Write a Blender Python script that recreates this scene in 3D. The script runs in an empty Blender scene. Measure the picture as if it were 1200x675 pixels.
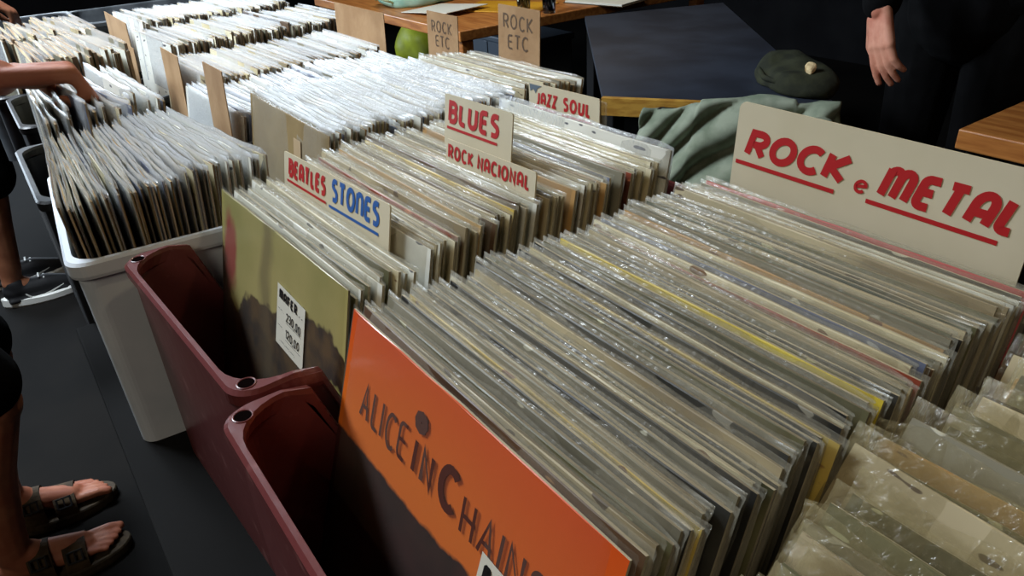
import bpy, bmesh, math, random
from mathutils import Vector, Matrix, noise
random.seed(11)
C = bpy.context.scene.collection
sc = bpy.context.scene
R = math.radians
FLOOR = -1.07            # z = 0 is the level of the record tops; everything is lifted by 1.07 m at the end

# ------------------------------------------------------------------ helpers
def tag(o, label=None, cat=None, group=None, kind=None):
    if label: o['label'] = label
    if cat: o['category'] = cat
    if group: o['group'] = group
    if kind: o['kind'] = kind
    return o

def empty(name, loc=(0, 0, 0), rot=(0, 0, 0), label=None, cat=None, group=None):
    o = bpy.data.objects.new(name, None); C.objects.link(o)
    o.location = loc; o.rotation_euler = rot; o.empty_display_size = .02
    return tag(o, label, cat, group)

def obj(name, bm, mats, parent=None, smooth=False):
    me = bpy.data.meshes.new(name)
    bmesh.ops.recalc_face_normals(bm, faces=bm.faces[:])
    bm.to_mesh(me); bm.free()
    if not isinstance(mats, (list, tuple)): mats = [mats]
    for m in mats: me.materials.append(m)
    if smooth:
        for p in me.polygons: p.use_smooth = True
    o = bpy.data.objects.new(name, me); C.objects.link(o)
    if parent: o.parent = parent
    return o

def box(bm, x0, x1, y0, y1, z0, z1, bev=0, mi=0, M=None, seg=2):
    r = bmesh.ops.create_cube(bm, size=1)
    vs = r['verts']
    for v in vs:
        v.co = Vector(((x0+x1)/2+v.co.x*(x1-x0), (y0+y1)/2+v.co.y*(y1-y0), (z0+z1)/2+v.co.z*(z1-z0)))
    fs = list({f for v in vs for f in v.link_faces})
    for f in fs: f.material_index = mi
    if bev:
        es = list({e for v in vs for e in v.link_edges})
        r = bmesh.ops.bevel(bm, geom=es, offset=bev, segments=seg, affect='EDGES', profile=.5)
        vs = list({v for v in r['verts']} | {v for v in vs if v.is_valid})
    if M is not None:
        for v in vs: v.co = M @ v.co
    return vs

def prism(bm, pts, z0, z1, mi=0):
    a = [bm.verts.new((x, y, z0)) for x, y in pts]; b = [bm.verts.new((x, y, z1)) for x, y in pts]
    n = len(pts)
    bm.faces.new(a[::-1]).material_index = mi; bm.faces.new(b).material_index = mi
    for i in range(n):
        bm.faces.new((a[i], a[(i+1) % n], b[(i+1) % n], b[i])).material_index = mi
    return a+b

def loops(bm, rings, closed_ends=False, mi=0):
    L = [[bm.verts.new(p) for p in r] for r in rings]
    n = len(L[0])
    for a, b in zip(L, L[1:]):
        for i in range(n):
            j = (i+1) % n
            bm.faces.new((a[i], a[j], b[j], b[i])).material_index = mi
    if closed_ends:
        bm.faces.new(L[0][::-1]).material_index = mi; bm.faces.new(L[-1]).material_index = mi
    return L

def tube(bm, pts, rad, n=10, mi=0):
    pts = [Vector(p) for p in pts]
    if not isinstance(rad, (list, tuple)): rad = [rad]*len(pts)
    rings = []
    up = Vector((0, 0, 1))
    for i, p in enumerate(pts):
        d = (pts[min(i+1, len(pts)-1)]-pts[max(i-1, 0)]).normalized()
        u = d.cross(up)
        if u.length < .05: u = d.cross(Vector((1, 0, 0)))
        u.normalize(); w = d.cross(u).normalized()
        rings.append([p+(u*math.cos(a)+w*math.sin(a))*rad[i] for a in [2*math.pi*k/n for k in range(n)]])
    return loops(bm, rings, True, mi)

def lathe(bm, prof, c, n=20, mi=0):
    rings = [[(c[0]+r*math.cos(2*math.pi*k/n), c[1]+r*math.sin(2*math.pi*k/n), c[2]+z) for k in range(n)] for r, z in prof]
    return loops(bm, rings, True, mi)

# ------------------------------------------------------------------ materials
def new_mat(name):
    m = bpy.data.materials.new(name); m.use_nodes = True
    nt = m.node_tree; nt.nodes.clear()
    out = nt.nodes.new('ShaderNodeOutputMaterial')
    return m, nt, nt.nodes, nt.links, out

def srgb(r, g, b):
    f = lambda c: (c/255/12.92) if c/255 <= .04045 else ((c/255+.055)/1.055)**2.4
    return (f(r), f(g), f(b), 1)

def mat(name, col, rough=.6, spec=.4, col2=None, nscale=20, bump=0, bscale=60, metal=0, stretch=(1, 1, 1), lo=.4, hi=.6, trans=0, coat=0, detail=4):
    m, nt, N, L, out = new_mat(name)
    b = N.new('ShaderNodeBsdfPrincipled'); L.new(b.outputs[0], out.inputs[0])
    b.inputs['Base Color'].default_value = col; b.inputs['Roughness'].default_value = rough
    b.inputs['Specular IOR Level'].default_value = spec; b.inputs['Metallic'].default_value = metal
    b.inputs['Transmission Weight'].default_value = trans; b.inputs['Coat Weight'].default_value = coat
    tc = N.new('ShaderNodeTexCoord'); mp = N.new('ShaderNodeMapping'); mp.inputs['Scale'].default_value = stretch
    L.new(tc.outputs['Object'], mp.inputs[0])
    if col2:
        n = N.new('ShaderNodeTexNoise'); n.inputs['Scale'].default_value = nscale; n.inputs['Detail'].default_value = detail
        L.new(mp.outputs[0], n.inputs['Vector'])
        mr = N.new('ShaderNodeMapRange'); mr.inputs[1].default_value = lo; mr.inputs[2].default_value = hi
        L.new(n.outputs[0], mr.inputs[0])
        mx = N.new('ShaderNodeMix'); mx.data_type = 'RGBA'; mx.inputs[6].default_value = col; mx.inputs[7].default_value = col2
        L.new(mr.outputs[0], mx.inputs[0]); L.new(mx.outputs[2], b.inputs['Base Color'])
    if bump:
        n2 = N.new('ShaderNodeTexNoise'); n2.inputs['Scale'].default_value = bscale; n2.inputs['Detail'].default_value = 5
        L.new(mp.outputs[0], n2.inputs['Vector'])
        bp = N.new('ShaderNodeBump'); bp.inputs['Strength'].default_value = bump; bp.inputs['Distance'].default_value = .002
        L.new(n2.outputs[0], bp.inputs['Height']); L.new(bp.outputs[0], b.inputs['Normal'])
    return m

def film_mat(name, base, fmin, fmax, rough, bump):
    """clear polythene: mostly see-through, glossy and a little milky, more so at a grazing angle"""
    m, nt, N, L, out = new_mat(name)
    tr = N.new('ShaderNodeBsdfTransparent'); tr.inputs[0].default_value = (.97, .97, .95, 1)
    b = N.new('ShaderNodeBsdfPrincipled'); b.inputs['Base Color'].default_value = base
    b.inputs['Roughness'].default_value = rough; b.inputs['Specular IOR Level'].default_value = 1.0
    b.inputs['Coat Weight'].default_value = .6; b.inputs['Coat Roughness'].default_value = .08
    lw = N.new('ShaderNodeLayerWeight'); lw.inputs[0].default_value = .45
    mr = N.new('ShaderNodeMapRange'); mr.inputs[3].default_value = fmin; mr.inputs[4].default_value = fmax
    mx = N.new('ShaderNodeMixShader')
    tc = N.new('ShaderNodeTexCoord'); oi = N.new('ShaderNodeObjectInfo')
    ad = N.new('ShaderNodeVectorMath'); ad.operation = 'ADD'
    sc_ = N.new('ShaderNodeMath'); sc_.operation = 'MULTIPLY'; sc_.inputs[1].default_value = 31
    L.new(oi.outputs['Random'], sc_.inputs[0]); L.new(tc.outputs['Object'], ad.inputs[0]); L.new(sc_.outputs[0], ad.inputs[1])
    n = N.new('ShaderNodeTexNoise'); n.inputs['Scale'].default_value = 90; n.inputs['Detail'].default_value = 4; n.inputs['Distortion'].default_value = 1.5
    L.new(ad.outputs[0], n.inputs['Vector'])
    bp = N.new('ShaderNodeBump'); bp.inputs['Strength'].default_value = bump; bp.inputs['Distance'].default_value = .004
    L.new(n.outputs[0], bp.inputs['Height']); L.new(bp.outputs[0], b.inputs['Normal']); L.new(bp.outputs[0], b.inputs['Coat Normal'])
    L.new(bp.outputs[0], lw.inputs['Normal'])
    L.new(lw.outputs['Facing'], mr.inputs[0]); L.new(mr.outputs[0], mx.inputs[0])
    L.new(tr.outputs[0], mx.inputs[1]); L.new(b.outputs[0], mx.inputs[2]); L.new(mx.outputs[0], out.inputs[0])
    return m

def cover_mat(name, c1, c2, c3=None, amount=.5):
    """printed card cover: base colour with blocks of a second and third colour, lettering-like bars near the top edge"""
    m, nt, N, L, out = new_mat(name)
    b = N.new('ShaderNodeBsdfPrincipled'); L.new(b.outputs[0], out.inputs[0]); b.inputs['Roughness'].default_value = .45
    tc = N.new('ShaderNodeTexCoord'); oi = N.new('ShaderNodeObjectInfo')
    mu = N.new('ShaderNodeMath'); mu.operation = 'MULTIPLY'; mu.inputs[1].default_value = 57
    L.new(oi.outputs['Random'], mu.inputs[0])
    mp = N.new('ShaderNodeMapping'); mp.inputs['Scale'].default_value = (4, 1, 16)
    L.new(tc.outputs['Object'], mp.inputs[0]); L.new(mu.outputs[0], mp.inputs['Location'])
    n = N.new('ShaderNodeTexNoise'); n.inputs['Scale'].default_value = 1; n.inputs['Detail'].default_value = 2.5
    L.new(mp.outputs[0], n.inputs['Vector'])
    mr = N.new('ShaderNodeMapRange'); mr.inputs[1].default_value = amount; mr.inputs[2].default_value = amount+.14
    L.new(n.outputs[0], mr.inputs[0])
    mx = N.new('ShaderNodeMix'); mx.data_type = 'RGBA'; mx.inputs[6].default_value = c1; mx.inputs[7].default_value = c2
    L.new(mr.outputs[0], mx.inputs[0])
    last = mx.outputs[2]
    mp2 = N.new('ShaderNodeMapping'); mp2.inputs['Scale'].default_value = (38, 1, 110)
    L.new(tc.outputs['Object'], mp2.inputs[0]); L.new(mu.outputs[0], mp2.inputs['Location'])
    v = N.new('ShaderNodeTexNoise'); v.inputs['Scale'].default_value = 1; v.inputs['Detail'].default_value = 1
    L.new(mp2.outputs[0], v.inputs['Vector'])
    mr2 = N.new('ShaderNodeMapRange'); mr2.inputs[1].default_value = .70; mr2.inputs[2].default_value = .72
    L.new(v.outputs[0], mr2.inputs[0])
    mx2 = N.new('ShaderNodeMix'); mx2.data_type = 'RGBA'; mx2.inputs[7].default_value = c3 or c2
    L.new(mr2.outputs[0], mx2.inputs[0]); L.new(last, mx2.inputs[6]); L.new(mx2.outputs[2], b.inputs['Base Color'])
    return m

def edge_mat(name, a, bcol):
    m, nt, N, L, out = new_mat(name)
    b = N.new('ShaderNodeBsdfPrincipled'); L.new(b.outputs[0], out.inputs[0]); b.inputs['Roughness'].default_value = .75
    oi = N.new('ShaderNodeObjectInfo'); mx = N.new('ShaderNodeMix'); mx.data_type = 'RGBA'
    mx.inputs[6].default_value = a; mx.inputs[7].default_value = bcol
    tc = N.new('ShaderNodeTexCoord'); n = N.new('ShaderNodeTexNoise'); n.inputs['Scale'].default_value = 25
    ad = N.new('ShaderNodeVectorMath'); ad.operation = 'ADD'
    L.new(tc.outputs['Object'], ad.inputs[0]); L.new(oi.outputs['Random'], ad.inputs[1]); L.new(ad.outputs[0], n.inputs['Vector'])
    av = N.new('ShaderNodeMath'); av.operation = 'MULTIPLY_ADD'; av.inputs[1].default_value = .5; L.new(n.outputs[0], av.inputs[0]); 
    h = N.new('ShaderNodeMath'); h.operation = 'MULTIPLY'; h.inputs[1].default_value = .75; L.new(oi.outputs['Random'], h.inputs[0])
    L.new(h.outputs[0], av.inputs[2]); L.new(av.outputs[0], mx.inputs[0]); L.new(mx.outputs[2], b.inputs['Base Color'])
    return m

FILM = film_mat('clear_polythene', (.62, .59, .50, 1), .04, .42, .22, .22)
FILM2 = film_mat('crinkled_polythene', (.40, .33, .18, 1), .08, .40, .14, .6)
FILM3 = film_mat('milky_sheen_polythene', (.80, .84, .88, 1), .05, .80, .26, .35)  # bluish white base paints in the daylight sheen of the far sleeves
EDGE = edge_mat('card_edge', srgb(196, 164, 112), srgb(84, 62, 40))
EDGE2 = edge_mat('card_edge_pale', srgb(205, 196, 170), srgb(110, 100, 78))
PAL = {
 'grey': (srgb(126, 122, 104), srgb(78, 76, 66), srgb(190, 188, 170)),
 'beige': (srgb(182, 170, 138), srgb(140, 126, 98), srgb(90, 76, 60)),
 'cream': (srgb(214, 206, 176), srgb(190, 178, 140), srgb(120, 90, 60)),
 'black': (srgb(34, 34, 32), srgb(60, 60, 56), srgb(140, 138, 128)),
 'olive': (srgb(98, 96, 68), srgb(66, 66, 46), srgb(170, 168, 130)),
 'yellow': (srgb(206, 184, 60), srgb(200, 186, 96), srgb(226, 214, 140)),
 'mustard': (srgb(196, 170, 84), srgb(206, 184, 110), srgb(120, 70, 50)),
 'tan': (srgb(176, 138, 86), srgb(190, 158, 106), srgb(110, 70, 44)),
 'rust': (srgb(138, 62, 40), srgb(92, 50, 38), srgb(196, 120, 80)),
 'pink': (srgb(196, 92, 92), srgb(206, 130, 122), srgb(230, 200, 190)),
 'blue-grey': (srgb(112, 120, 140), srgb(80, 86, 108), srgb(180, 184, 190)),
 'white': (srgb(226, 226, 216), srgb(200, 200, 190), srgb(90, 90, 96)),
 'brown': (srgb(92, 70, 50), srgb(66, 50, 38), srgb(160, 130, 90)),
 'green': (srgb(70, 84, 64), srgb(48, 60, 48), srgb(150, 156, 130)),
}
COV = {k: cover_mat(k.replace('-', '_')+'_print', *v) for k, v in PAL.items()}
MAROON = mat('maroon_plastic', srgb(102, 50, 50), .28, .5, srgb(140, 92, 90), 34, .35, 40, lo=.60, hi=.74, detail=8)
MAROON_IN = MAROON
HOLE_SHADE = mat('painted_hole_shade', srgb(12, 7, 7), 1.0, .0)  # black paint stands in for the shade inside an open corner hole
BINW = mat('milky_plastic', srgb(222, 230, 238), .35, .5, srgb(206, 216, 226), 8, .1, 20)
BLACKP = mat('black_plastic', srgb(34, 35, 38), .45, .5, srgb(22, 22, 24), 12, .2, 30)
GREYP = mat('grey_plastic', srgb(98, 102, 106), .4, .5, srgb(70, 74, 78), 12, .1, 30)
CARDB = mat('cardboard', srgb(172, 140, 104), .85, .2, srgb(150, 118, 84), 9, .3, 90)
SIGNM = mat('sign_board', srgb(206, 196, 170), .5, .4, srgb(196, 186, 158), 5)
RED = mat('red_ink', srgb(176, 28, 32), .5, .4)
BLUE = mat('blue_ink', srgb(32, 88, 160), .5, .4)
INK = mat('black_ink', srgb(22, 20, 20), .6, .3)
PENCIL = mat('marker_ink', srgb(92, 74, 58), .8, .2)
WHITE = mat('white_label', srgb(216, 214, 200), .6, .3)
TABLE = mat('black_tablecloth', srgb(18, 17, 16), .85, .15, srgb(14, 13, 12), 6, .2, 30)
WOOD = mat('oiled_wood', srgb(190, 124, 62), .38, .5, srgb(160, 96, 44), 6, .1, 40, stretch=(1, 8, 8))
SLATE = mat('slate_top', srgb(48, 54, 66), .5, .4, srgb(36, 40, 50), 4, .05, 20)
STEEL = mat('steel', srgb(60, 60, 62), .35, .5, metal=.8)
SKIN = mat('skin', srgb(176, 112, 84), .5, .4, srgb(160, 94, 70), 18, .15, 120)
SKIN2 = mat('skin_pale', srgb(214, 150, 124), .5, .4, srgb(196, 124, 100), 22, .15, 120)
SKIN3 = mat('skin_brown', srgb(150, 98, 70), .5, .4, srgb(132, 82, 58), 18, .15, 120)
NAIL = mat('nail', srgb(224, 170, 150), .3, .5)
CLOTHB = mat('black_fabric', srgb(14, 14, 15), .95, .08, srgb(10, 10, 11), 20, .4, 60)
CLOTHN = mat('dark_navy_fabric', srgb(28, 30, 38), .9, .2, srgb(20, 22, 28), 20, .4, 60)
HAIR = mat('dark_hair', srgb(30, 22, 18), .7, .3, bump=.5, bscale=200, stretch=(1, 1, 8))
LEATHER = mat('brown_leather', srgb(74, 58, 38), .7, .2, srgb(56, 43, 28), 40, .4, 120)
SOLE = mat('cork_sole', srgb(70, 58, 42), .8, .3, srgb(54, 44, 32), 60, .3, 100)
SHOEB = mat('black_mesh', srgb(24, 24, 26), .7, .3)
SHOEW = mat('white_rubber', srgb(214, 214, 208), .5, .4)
JACKET = mat('grey_green_cotton', srgb(142, 150, 132), .85, .2, srgb(112, 122, 104), 12, .3, 80)

# ------------------------------------------------------------------ stroke lettering
def arc(cx, cy, rx, ry, a0, a1, n=12):
    return [(cx+rx*math.cos(R(a0+(a1-a0)*i/n)), cy+ry*math.sin(R(a0+(a1-a0)*i/n))) for i in range(n+1)]
G = {
 'A': (.62, [[(0, 0), (0, .6)]+arc(.31, .62, .31, .38, 180, 0)+[(.62, .6), (.62, 0)], [(0, .36), (.62, .36)]]),
 'w': (.62, [[(0, 0), (.31, 1), (.62, 0)], [(.1, .34), (.52, .34)]]),
 'B': (.58, [[(0, 0), (0, 1)]+arc(.3, .77, .24, .23, 90, -90)+[(0, .54)], [(.1, .54)]+arc(.32, .27, .26, .27, 90, -90)+[(0, 0)]]),
 'C': (.66, [arc(.38, .5, .38, .5, 48, 312, 18)]),
 'E': (.52, [[(.52, 1), (.22, 1)]+arc(.2, .8, .2, .2, 90, 180, 5)+[(0, .2)]+arc(.2, .2, .2, .2, 180, 270, 5)+[(.52, 0)], [(0, .52), (.46, .52)]]),
 'e': (.55, [[(.06, .32), (.52, .42)]+arc(.28, .34, .26, .34, 20, 320, 14)]),
 'F': (.5, [[(0, 0), (0, 1), (.5, 1)], [(0, .52), (.42, .52)]]),
 'H': (.58, [[(0, 0), (0, 1)], [(.58, 0), (.58, 1)], [(0, .5), (.58, .5)]]),
 'I': (.0, [[(0, 0), (0, 1)]]),
 'J': (.4, [[(.4, 1), (.4, .3)]+arc(.18, .26, .22, .26, 0, -110, 8)]),
 'K': (.6, [[(0, 0), (0, 1)], [(.58, 1), (.08, .48), (.6, 0)]]),
 'L': (.42, [[(0, 1), (0, .2)]+arc(.18, .18, .18, .18, 180, 270, 5)+[(.42, 0)]]),
 'M': (.92, [[(0, 0), (0, 1)], [(0, .72)]+arc(.23, .74, .23, .26, 180, 0, 10)+[(.46, 0)], [(.46, .72)]+arc(.69, .74, .23, .26, 180, 0, 10)+[(.92, 0)]]),
 'N': (.6, [[(0, 0), (0, 1), (.6, 0), (.6, 1)]]),
 'n': (.6, [[(0, 0), (0, 1)], [(0, .68)]+arc(.3, .7, .3, .3, 180, 0)+[(.6, 0)]]),
 'O': (.76, [arc(.38, .5, .38, .5, 0, 360, 24)]),
 'R': (.6, [[(0, 0), (0, 1)]+arc(.3, .74, .27, .26, 90, -90)+[(.12, .48)], [(.26, .48), (.6, 0)]]),
 'S': (.52, [[(.5, .97), (.3, 1)]+arc(.24, .76, .22, .24, 90, 200, 8)+[(.26, .54)]+arc(.28, .26, .23, .26, 60, -90, 9)+[(.02, .02)]]),
 'T': (.6, [[(0, 1), (.6, 1)], [(.3, 1), (.3, 0)]]),
 'U': (.6, [[(0, 1), (0, .3)]+arc(.3, .3, .3, .3, 180, 360, 10)+[(.6, 1)]]),
 'Z': (.52, [[(0, 1), (.52, 1), (0, 0), (.52, 0)]]),
 '0': (.5, [arc(.25, .5, .25, .5, 0, 360, 16)]),
 '1': (.2, [[(0, .8), (.2, 1), (.2, 0)]]),
 '2': (.5, [arc(.25, .75, .25, .25, 170, -30, 8)+[(0, 0), (.5, 0)]]),
 '3': (.5, [arc(.22, .75, .24, .25, 150, -80, 8)+arc(.22, .26, .26, .26, 80, -150, 8)]),
 ',': (.1, [[(.1, .1), (0, -.15)]]),
 '.': (.1, [[(.0, 0), (.06, 0)]]),
 '-': (.4, [[(0, .45), (.4, .45)]]),
}
_rc = [0]
def ribbon(bm, pts, w, P0_):
    """flat pen stroke; P maps (u, v) to 3-D"""
    _rc[0] = (_rc[0]+1) % 9; dy = _rc[0]*.00003
    def P(u, v):
        a = P0_(u, v); return (a[0], a[1]-dy, a[2])
    pts = [Vector(p) for p in pts]
    q = [pts[0]]
    for p in pts[1:]:
        if (p-q[-1]).length > 1e-5: q.append(p)
    pts = q
    if len(pts) < 2: return
    cl = (pts[0]-pts[-1]).length < 1e-4
    Lp = []
    n = len(pts)
    for i, p in enumerate(pts):
        a = pts[i-1] if i else (pts[-2] if cl else None)
        b = pts[i+1] if i < n-1 else (pts[1] if cl else None)
        d1 = (p-a).normalized() if a is not None else None
        d2 = (b-p).normalized() if b is not None else None
        if d1 is None: d1 = d2
        if d2 is None: d2 = d1
        t = d1+d2
        if t.length < .2: t = d1
        t.normalize()
        nn = Vector((-t.y, t.x)); k = max(.5, abs(t.dot(d1)))
        e = Vector((0, 0))
        Lp.append((bm.verts.new(P(*(p+nn*w/2/k))), bm.verts.new(P(*(p-nn*w/2/k)))))
    for (a, b), (c, d) in zip(Lp, Lp[1:]):
        bm.faces.new((a, b, d, c))

def text_bm(s, x, y, h, P, pen=.2, gap=.16, wide=1.0, slant=0, jitter=0, bm=None, width=None, dip=None):
    bm = bm or bmesh.new()
    kx = 1
    if width:      # choose the letter width that makes the word exactly this long
        nch = sum(c != ' ' for c in s); ws = sum(G[c][0] if c != ' ' else .5 for c in s)
        wide = max(.12, (width/h-nch*(pen+gap)+gap-slant)/ws)
    cx = 0
    for c in s:
        if c == ' ': cx += .5*wide; continue
        w, st = G[c]
        j = (random.uniform(-jitter, jitter), random.uniform(-jitter, jitter), random.uniform(-jitter, jitter))
        for pl in st:
            pts = []
            for (u, v) in pl:
                uu = cx+pen/2+u*wide+j[0]*.4+v*slant+(v-.5)*j[2]*.5; vv = pen/2+v*(1-pen)+j[1]
                X = x+uu*h*kx; Y = y+vv*h
                if dip: Y += dip(X)
                pts.append((X, Y))
            ribbon(bm, pts, pen*h, P)
        cx += w*wide+pen+gap
    return bm
def line_bm(u0, v0, u1, v1, w, P, bm=None):
    bm = bm or bmesh.new(); ribbon(bm, [(u0, v0), (u1, v1)], w, P); return bm
FRONT = lambda off: (lambda u, v: (u, -off, v))

# ------------------------------------------------------------------ crates
def rrect(x0, x1, y0, y1, r, n=7, m=10):
    """rounded rectangle, CCW, m extra points per straight side"""
    P = []
    cs = [((x1-r, y0+r), -90), ((x1-r, y1-r), 0), ((x0+r, y1-r), 90), ((x0+r, y0+r), 180)]
    for k, ((cx, cy), a) in enumerate(cs):
        A = [(cx+r*math.cos(R(a+90*i/n)), cy+r*math.sin(R(a+90*i/n))) for i in range(n+1)]
        P += A
        (nx, ny), b = cs[(k+1) % 4]
        Bp = (nx+r*math.cos(R(b)), ny+r*math.sin(R(b)))
        for i in range(1, m): P.append((A[-1][0]+(Bp[0]-A[-1][0])*i/m, A[-1][1]+(Bp[1]-A[-1][1])*i/m))
    return P

def crate_bm(W, D, H, floor_t=.004, dip=0, taper=0, flange=.006, web=.045, wall=.003, fl_h=.016, dipin=.088, m=22):
    """local: x 0..W, y 0..D, z 0..H (rim). dip lowers the two x-side walls between their corners"""
    bm = bmesh.new()
    def hz(x, y, z):
        if dip and (x < .03 or x > W-.03) and z > H-.05:
            a = min(y, D-y)
            t = max(0, min(1, (a-dipin+.02)/.035)); t = t*t*(3-2*t)
            return z-dip*t
        return z
    def ring(ins, r, z, tp=0, drop=True):
        ins2 = ins+tp
        P = rrect(ins2, W-ins2, ins2, D-ins2, max(r, .003), m=m)
        return [(x, y, hz(x, y, z) if drop else z) for x, y in P]
    F = flange
    rings = [ring(F, .018, 0, taper), ring(F, .018, H*.5, taper*.5), ring(F, .02, H-fl_h), ring(.001, .024, H-fl_h), ring(0, .024, H-fl_h*.8), ring(0, .024, H-.003), ring(.003, .024, H),
             ring(F+.002, web, H), ring(F+wall, web, H-.004), ring(F+wall, web*.8, H-fl_h), ring(F+wall, .016, H-fl_h-.004), ring(F+wall, .015, H*.5, taper*.5), ring(F+wall, .014, floor_t, taper)]
    loops(bm, rings, True)
    return bm

def corner_sockets(parent, W, D, H, which, m):
    for (cx, cy) in which:
        x = .0165 if cx == 0 else W-.0165; y = .0165 if cy == 0 else D-.0165
        bm = bmesh.new()
        lathe(bm, [(.0082, .0000), (.0080, .0007), (.0074, .0009), (.0068, .0006), (.0067, .0003)], (x, y, H), 24)
        bm.faces.ensure_lookup_table(); bm.normal_update()
        for f in bm.faces:
            if abs(f.normal.z) > .9 and len(f.verts) > 10: f.material_index = 1
        o = obj('corner_socket', bm, [m, HOLE_SHADE], parent)

crates = {}
def crate(key, loc, W, D, H, m, label, cat='crate', rz=0, name='plastic_crate', group=None, sockets=(), ribs=True, **kw):
    t = empty(name, loc, (0, 0, R(rz)), label, cat, group)
    obj('shell', crate_bm(W, D, H, **kw), m, t, smooth=False)
    corner_sockets(t, W, D, H, sockets, m)
    return t

TB = -.315
c1 = crate('c1', (-.352, -.125, TB), .338, .585, .265, MAROON, 'maroon plastic crate holding the records behind the pale yellow cover and the red-and-blue sign', rz=3.4,
      sockets=[(1, 0), (0, 0)], dip=.085, flange=.005)
c2 = crate('c2', (-.0085, -.122, TB), .336, .585, .265, MAROON, 'maroon plastic crate holding the records behind the orange cover and the ROCK e METAL sign',
      sockets=[(0, 0), (1, 0)], dip=.085, flange=.005)
c3 = crate('c3', (.337, -.30, TB), .36, .74, .265, MAROON, 'maroon plastic crate in the lower right corner full of loose plastic sleeves', sockets=[(0, 0), (0, 1)], dip=.085, flange=.005)
c4 = crate('b1', (-.744, -.150, TB), .372, .248, .262, BINW, 'milky white plastic storage bin with pale-topped records behind the maroon crate', 'bin', name='storage_bin', ribs=False,
      taper=.003, flange=.007, web=.03, fl_h=.02, wall=.002, rz=-4)
c5 = crate('l2', (-.757, .105, TB), .338, .53, .235, BLACKP, 'black crate under the row that starts with the kraft brown board', flange=.007)
c6 = crate('m', (-1.108, .085, -.37), .335, .56, .235, BLACKP, 'black crate behind the kraft brown board, small brown divider card at its front corner', flange=.007)
c7 = crate('n', (-1.452, .13, -.37), .336, .53, .235, BLACKP, 'black crate with the wide blank cardboard card standing at its far end', flange=.007)
c8 = crate('l3', (-1.862, .125, -.37), .350, .62, .20, BLACKP, 'black crate under the long row with a white sleeve at its front', flange=.007)
c9 = crate('l4', (-2.305, .14, -.37), .350, .62, .20, BLACKP, 'black crate under the furthest long row, beside the plain wide divider card', flange=.007)
c10 = crate('s3', (-1.105, -.175, -.37), .350, .245, .27, BLACKP, 'black crate under the records that the hand is flicking through', floor_t=.07, flange=.007)
c11 = crate('s2', (-1.665, -.15, -.37), .335, .26, .25, BLACKP, 'black crate beyond the hand, holding a short block of pale-topped records', floor_t=.05, flange=.007)
c12 = crate('s1', (-2.0, -.175, -.37), .328, .29, .25, BLACKP, 'black crate of pale records in front of the empty grey trays at upper left', floor_t=.05, flange=.007)
c13 = crate('e1', (-2.40, -.20, -.37), .37, .32, .34, GREYP, 'empty grey tray with a pale rim at the upper left edge', 'tray', name='plastic_tray', ribs=False, flange=.01)
c14 = crate('e2', (-2.72, .14, -.37), .38, .55, .30, GREYP, 'dark grey tray behind the furthest row of records', 'tray', name='plastic_tray', ribs=False, flange=.01)

# ------------------------------------------------------------------ records
LREC = .315
def cover_mesh(L=LREC, H=LREC, T=.0030, var=0):
    bm = bmesh.new()
    rnd = random.Random(var*7+1)
    nx = 8
    bow = rnd.uniform(-.0012, .0012)
    F = []; B = []
    for j, z in enumerate((0, H*.5, H-.0012, H)):
        fr = []; bk = []
        for i in range(nx+1):
            x = -L/2+L*i/nx; ed = T*.30 if i in (0, nx) or j == 3 else T*.5
            y = bow*math.sin(math.pi*i/nx)*(z/H)
            zz = z-(.0008*rnd.random() if j == 3 else 0)
            fr.append(bm.verts.new((x, y-ed, zz))); bk.append(bm.verts.new((x, y+ed, zz)))
        F.append(fr); B.append(bk)
    for j in range(3):
        for i in range(nx):
            bm.faces.new((F[j][i], F[j][i+1], F[j+1][i+1], F[j+1][i])).material_index = 0
            bm.faces.new((B[j][i+1], B[j][i], B[j+1][i], B[j+1][i+1])).material_index = 0
        bm.faces.new((F[j][nx], B[j][nx], B[j+1][nx], F[j+1][nx])).material_index = 1
        bm.faces.new((B[j][0], F[j][0], F[j+1][0], B[j+1][0])).material_index = 1
    for i in range(nx):
        bm.faces.new((F[3][i], F[3][i+1], B[3][i+1], B[3][i])).material_index = 1
        bm.faces.new((F[0][i+1], F[0][i], B[0][i], B[0][i+1])).material_index = 1
    return bm

def film_mesh(L=LREC, H=LREC, T=.0042, flap=.006, amp=.0008, var=0, nx=14):
    bm = bmesh.new()
    rnd = random.Random(var*13+5)
    ph = [rnd.uniform(0, 6.28) for _ in range(6)]
    k = [rnd.uniform(1, 5) for _ in range(3)]+[rnd.uniform(6, 14) for _ in range(3)]
    ex = .0035
    zs = [.002, H*.35, H*.7, H*.9, H-.006, H+.0005, H+flap*.5, H+flap]
    rings = []
    tearx = rnd.uniform(-.1, .1)
    for z in zs:
        up = max(0, (z-H*.6)/(H*.4)); up2 = max(0, (z-H)/max(flap, .001))
        r = []
        N2 = 2*(nx+1)
        for s in range(N2):
            if s <= nx: i = s; sd = -1
            else: i = nx-(s-nx-1); sd = 1
            u = i/nx; x = -L/2-ex+(L+2*ex)*u
            wv = sum(math.sin(k[q]*u*6.28+ph[q])/(1+q*.35) for q in range(6))*amp*(.15+up*.85)
            th = T/2*(1 if 0 < i < nx else .12)*(1-.75*up2)
            wv2 = math.sin(k[4]*u*6.28+ph[2]+sd)*amp*.6*up
            dz = 0
            if up2 > 0: dz = math.sin(k[1]*u*6.28+ph[4])*flap*.22+math.sin(k[4]*u*9+ph[1])*flap*.10
            r.append((x+(rnd.uniform(-.0008, .0008) if i in (0, nx) else 0), sd*th+max(-T*.8, min(T*.8, wv))*(1+up2*amp/.0008*.3)+wv2*sd, z+dz*up2))
        rings.append(r)
    loops(bm, rings)
    return bm

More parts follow.
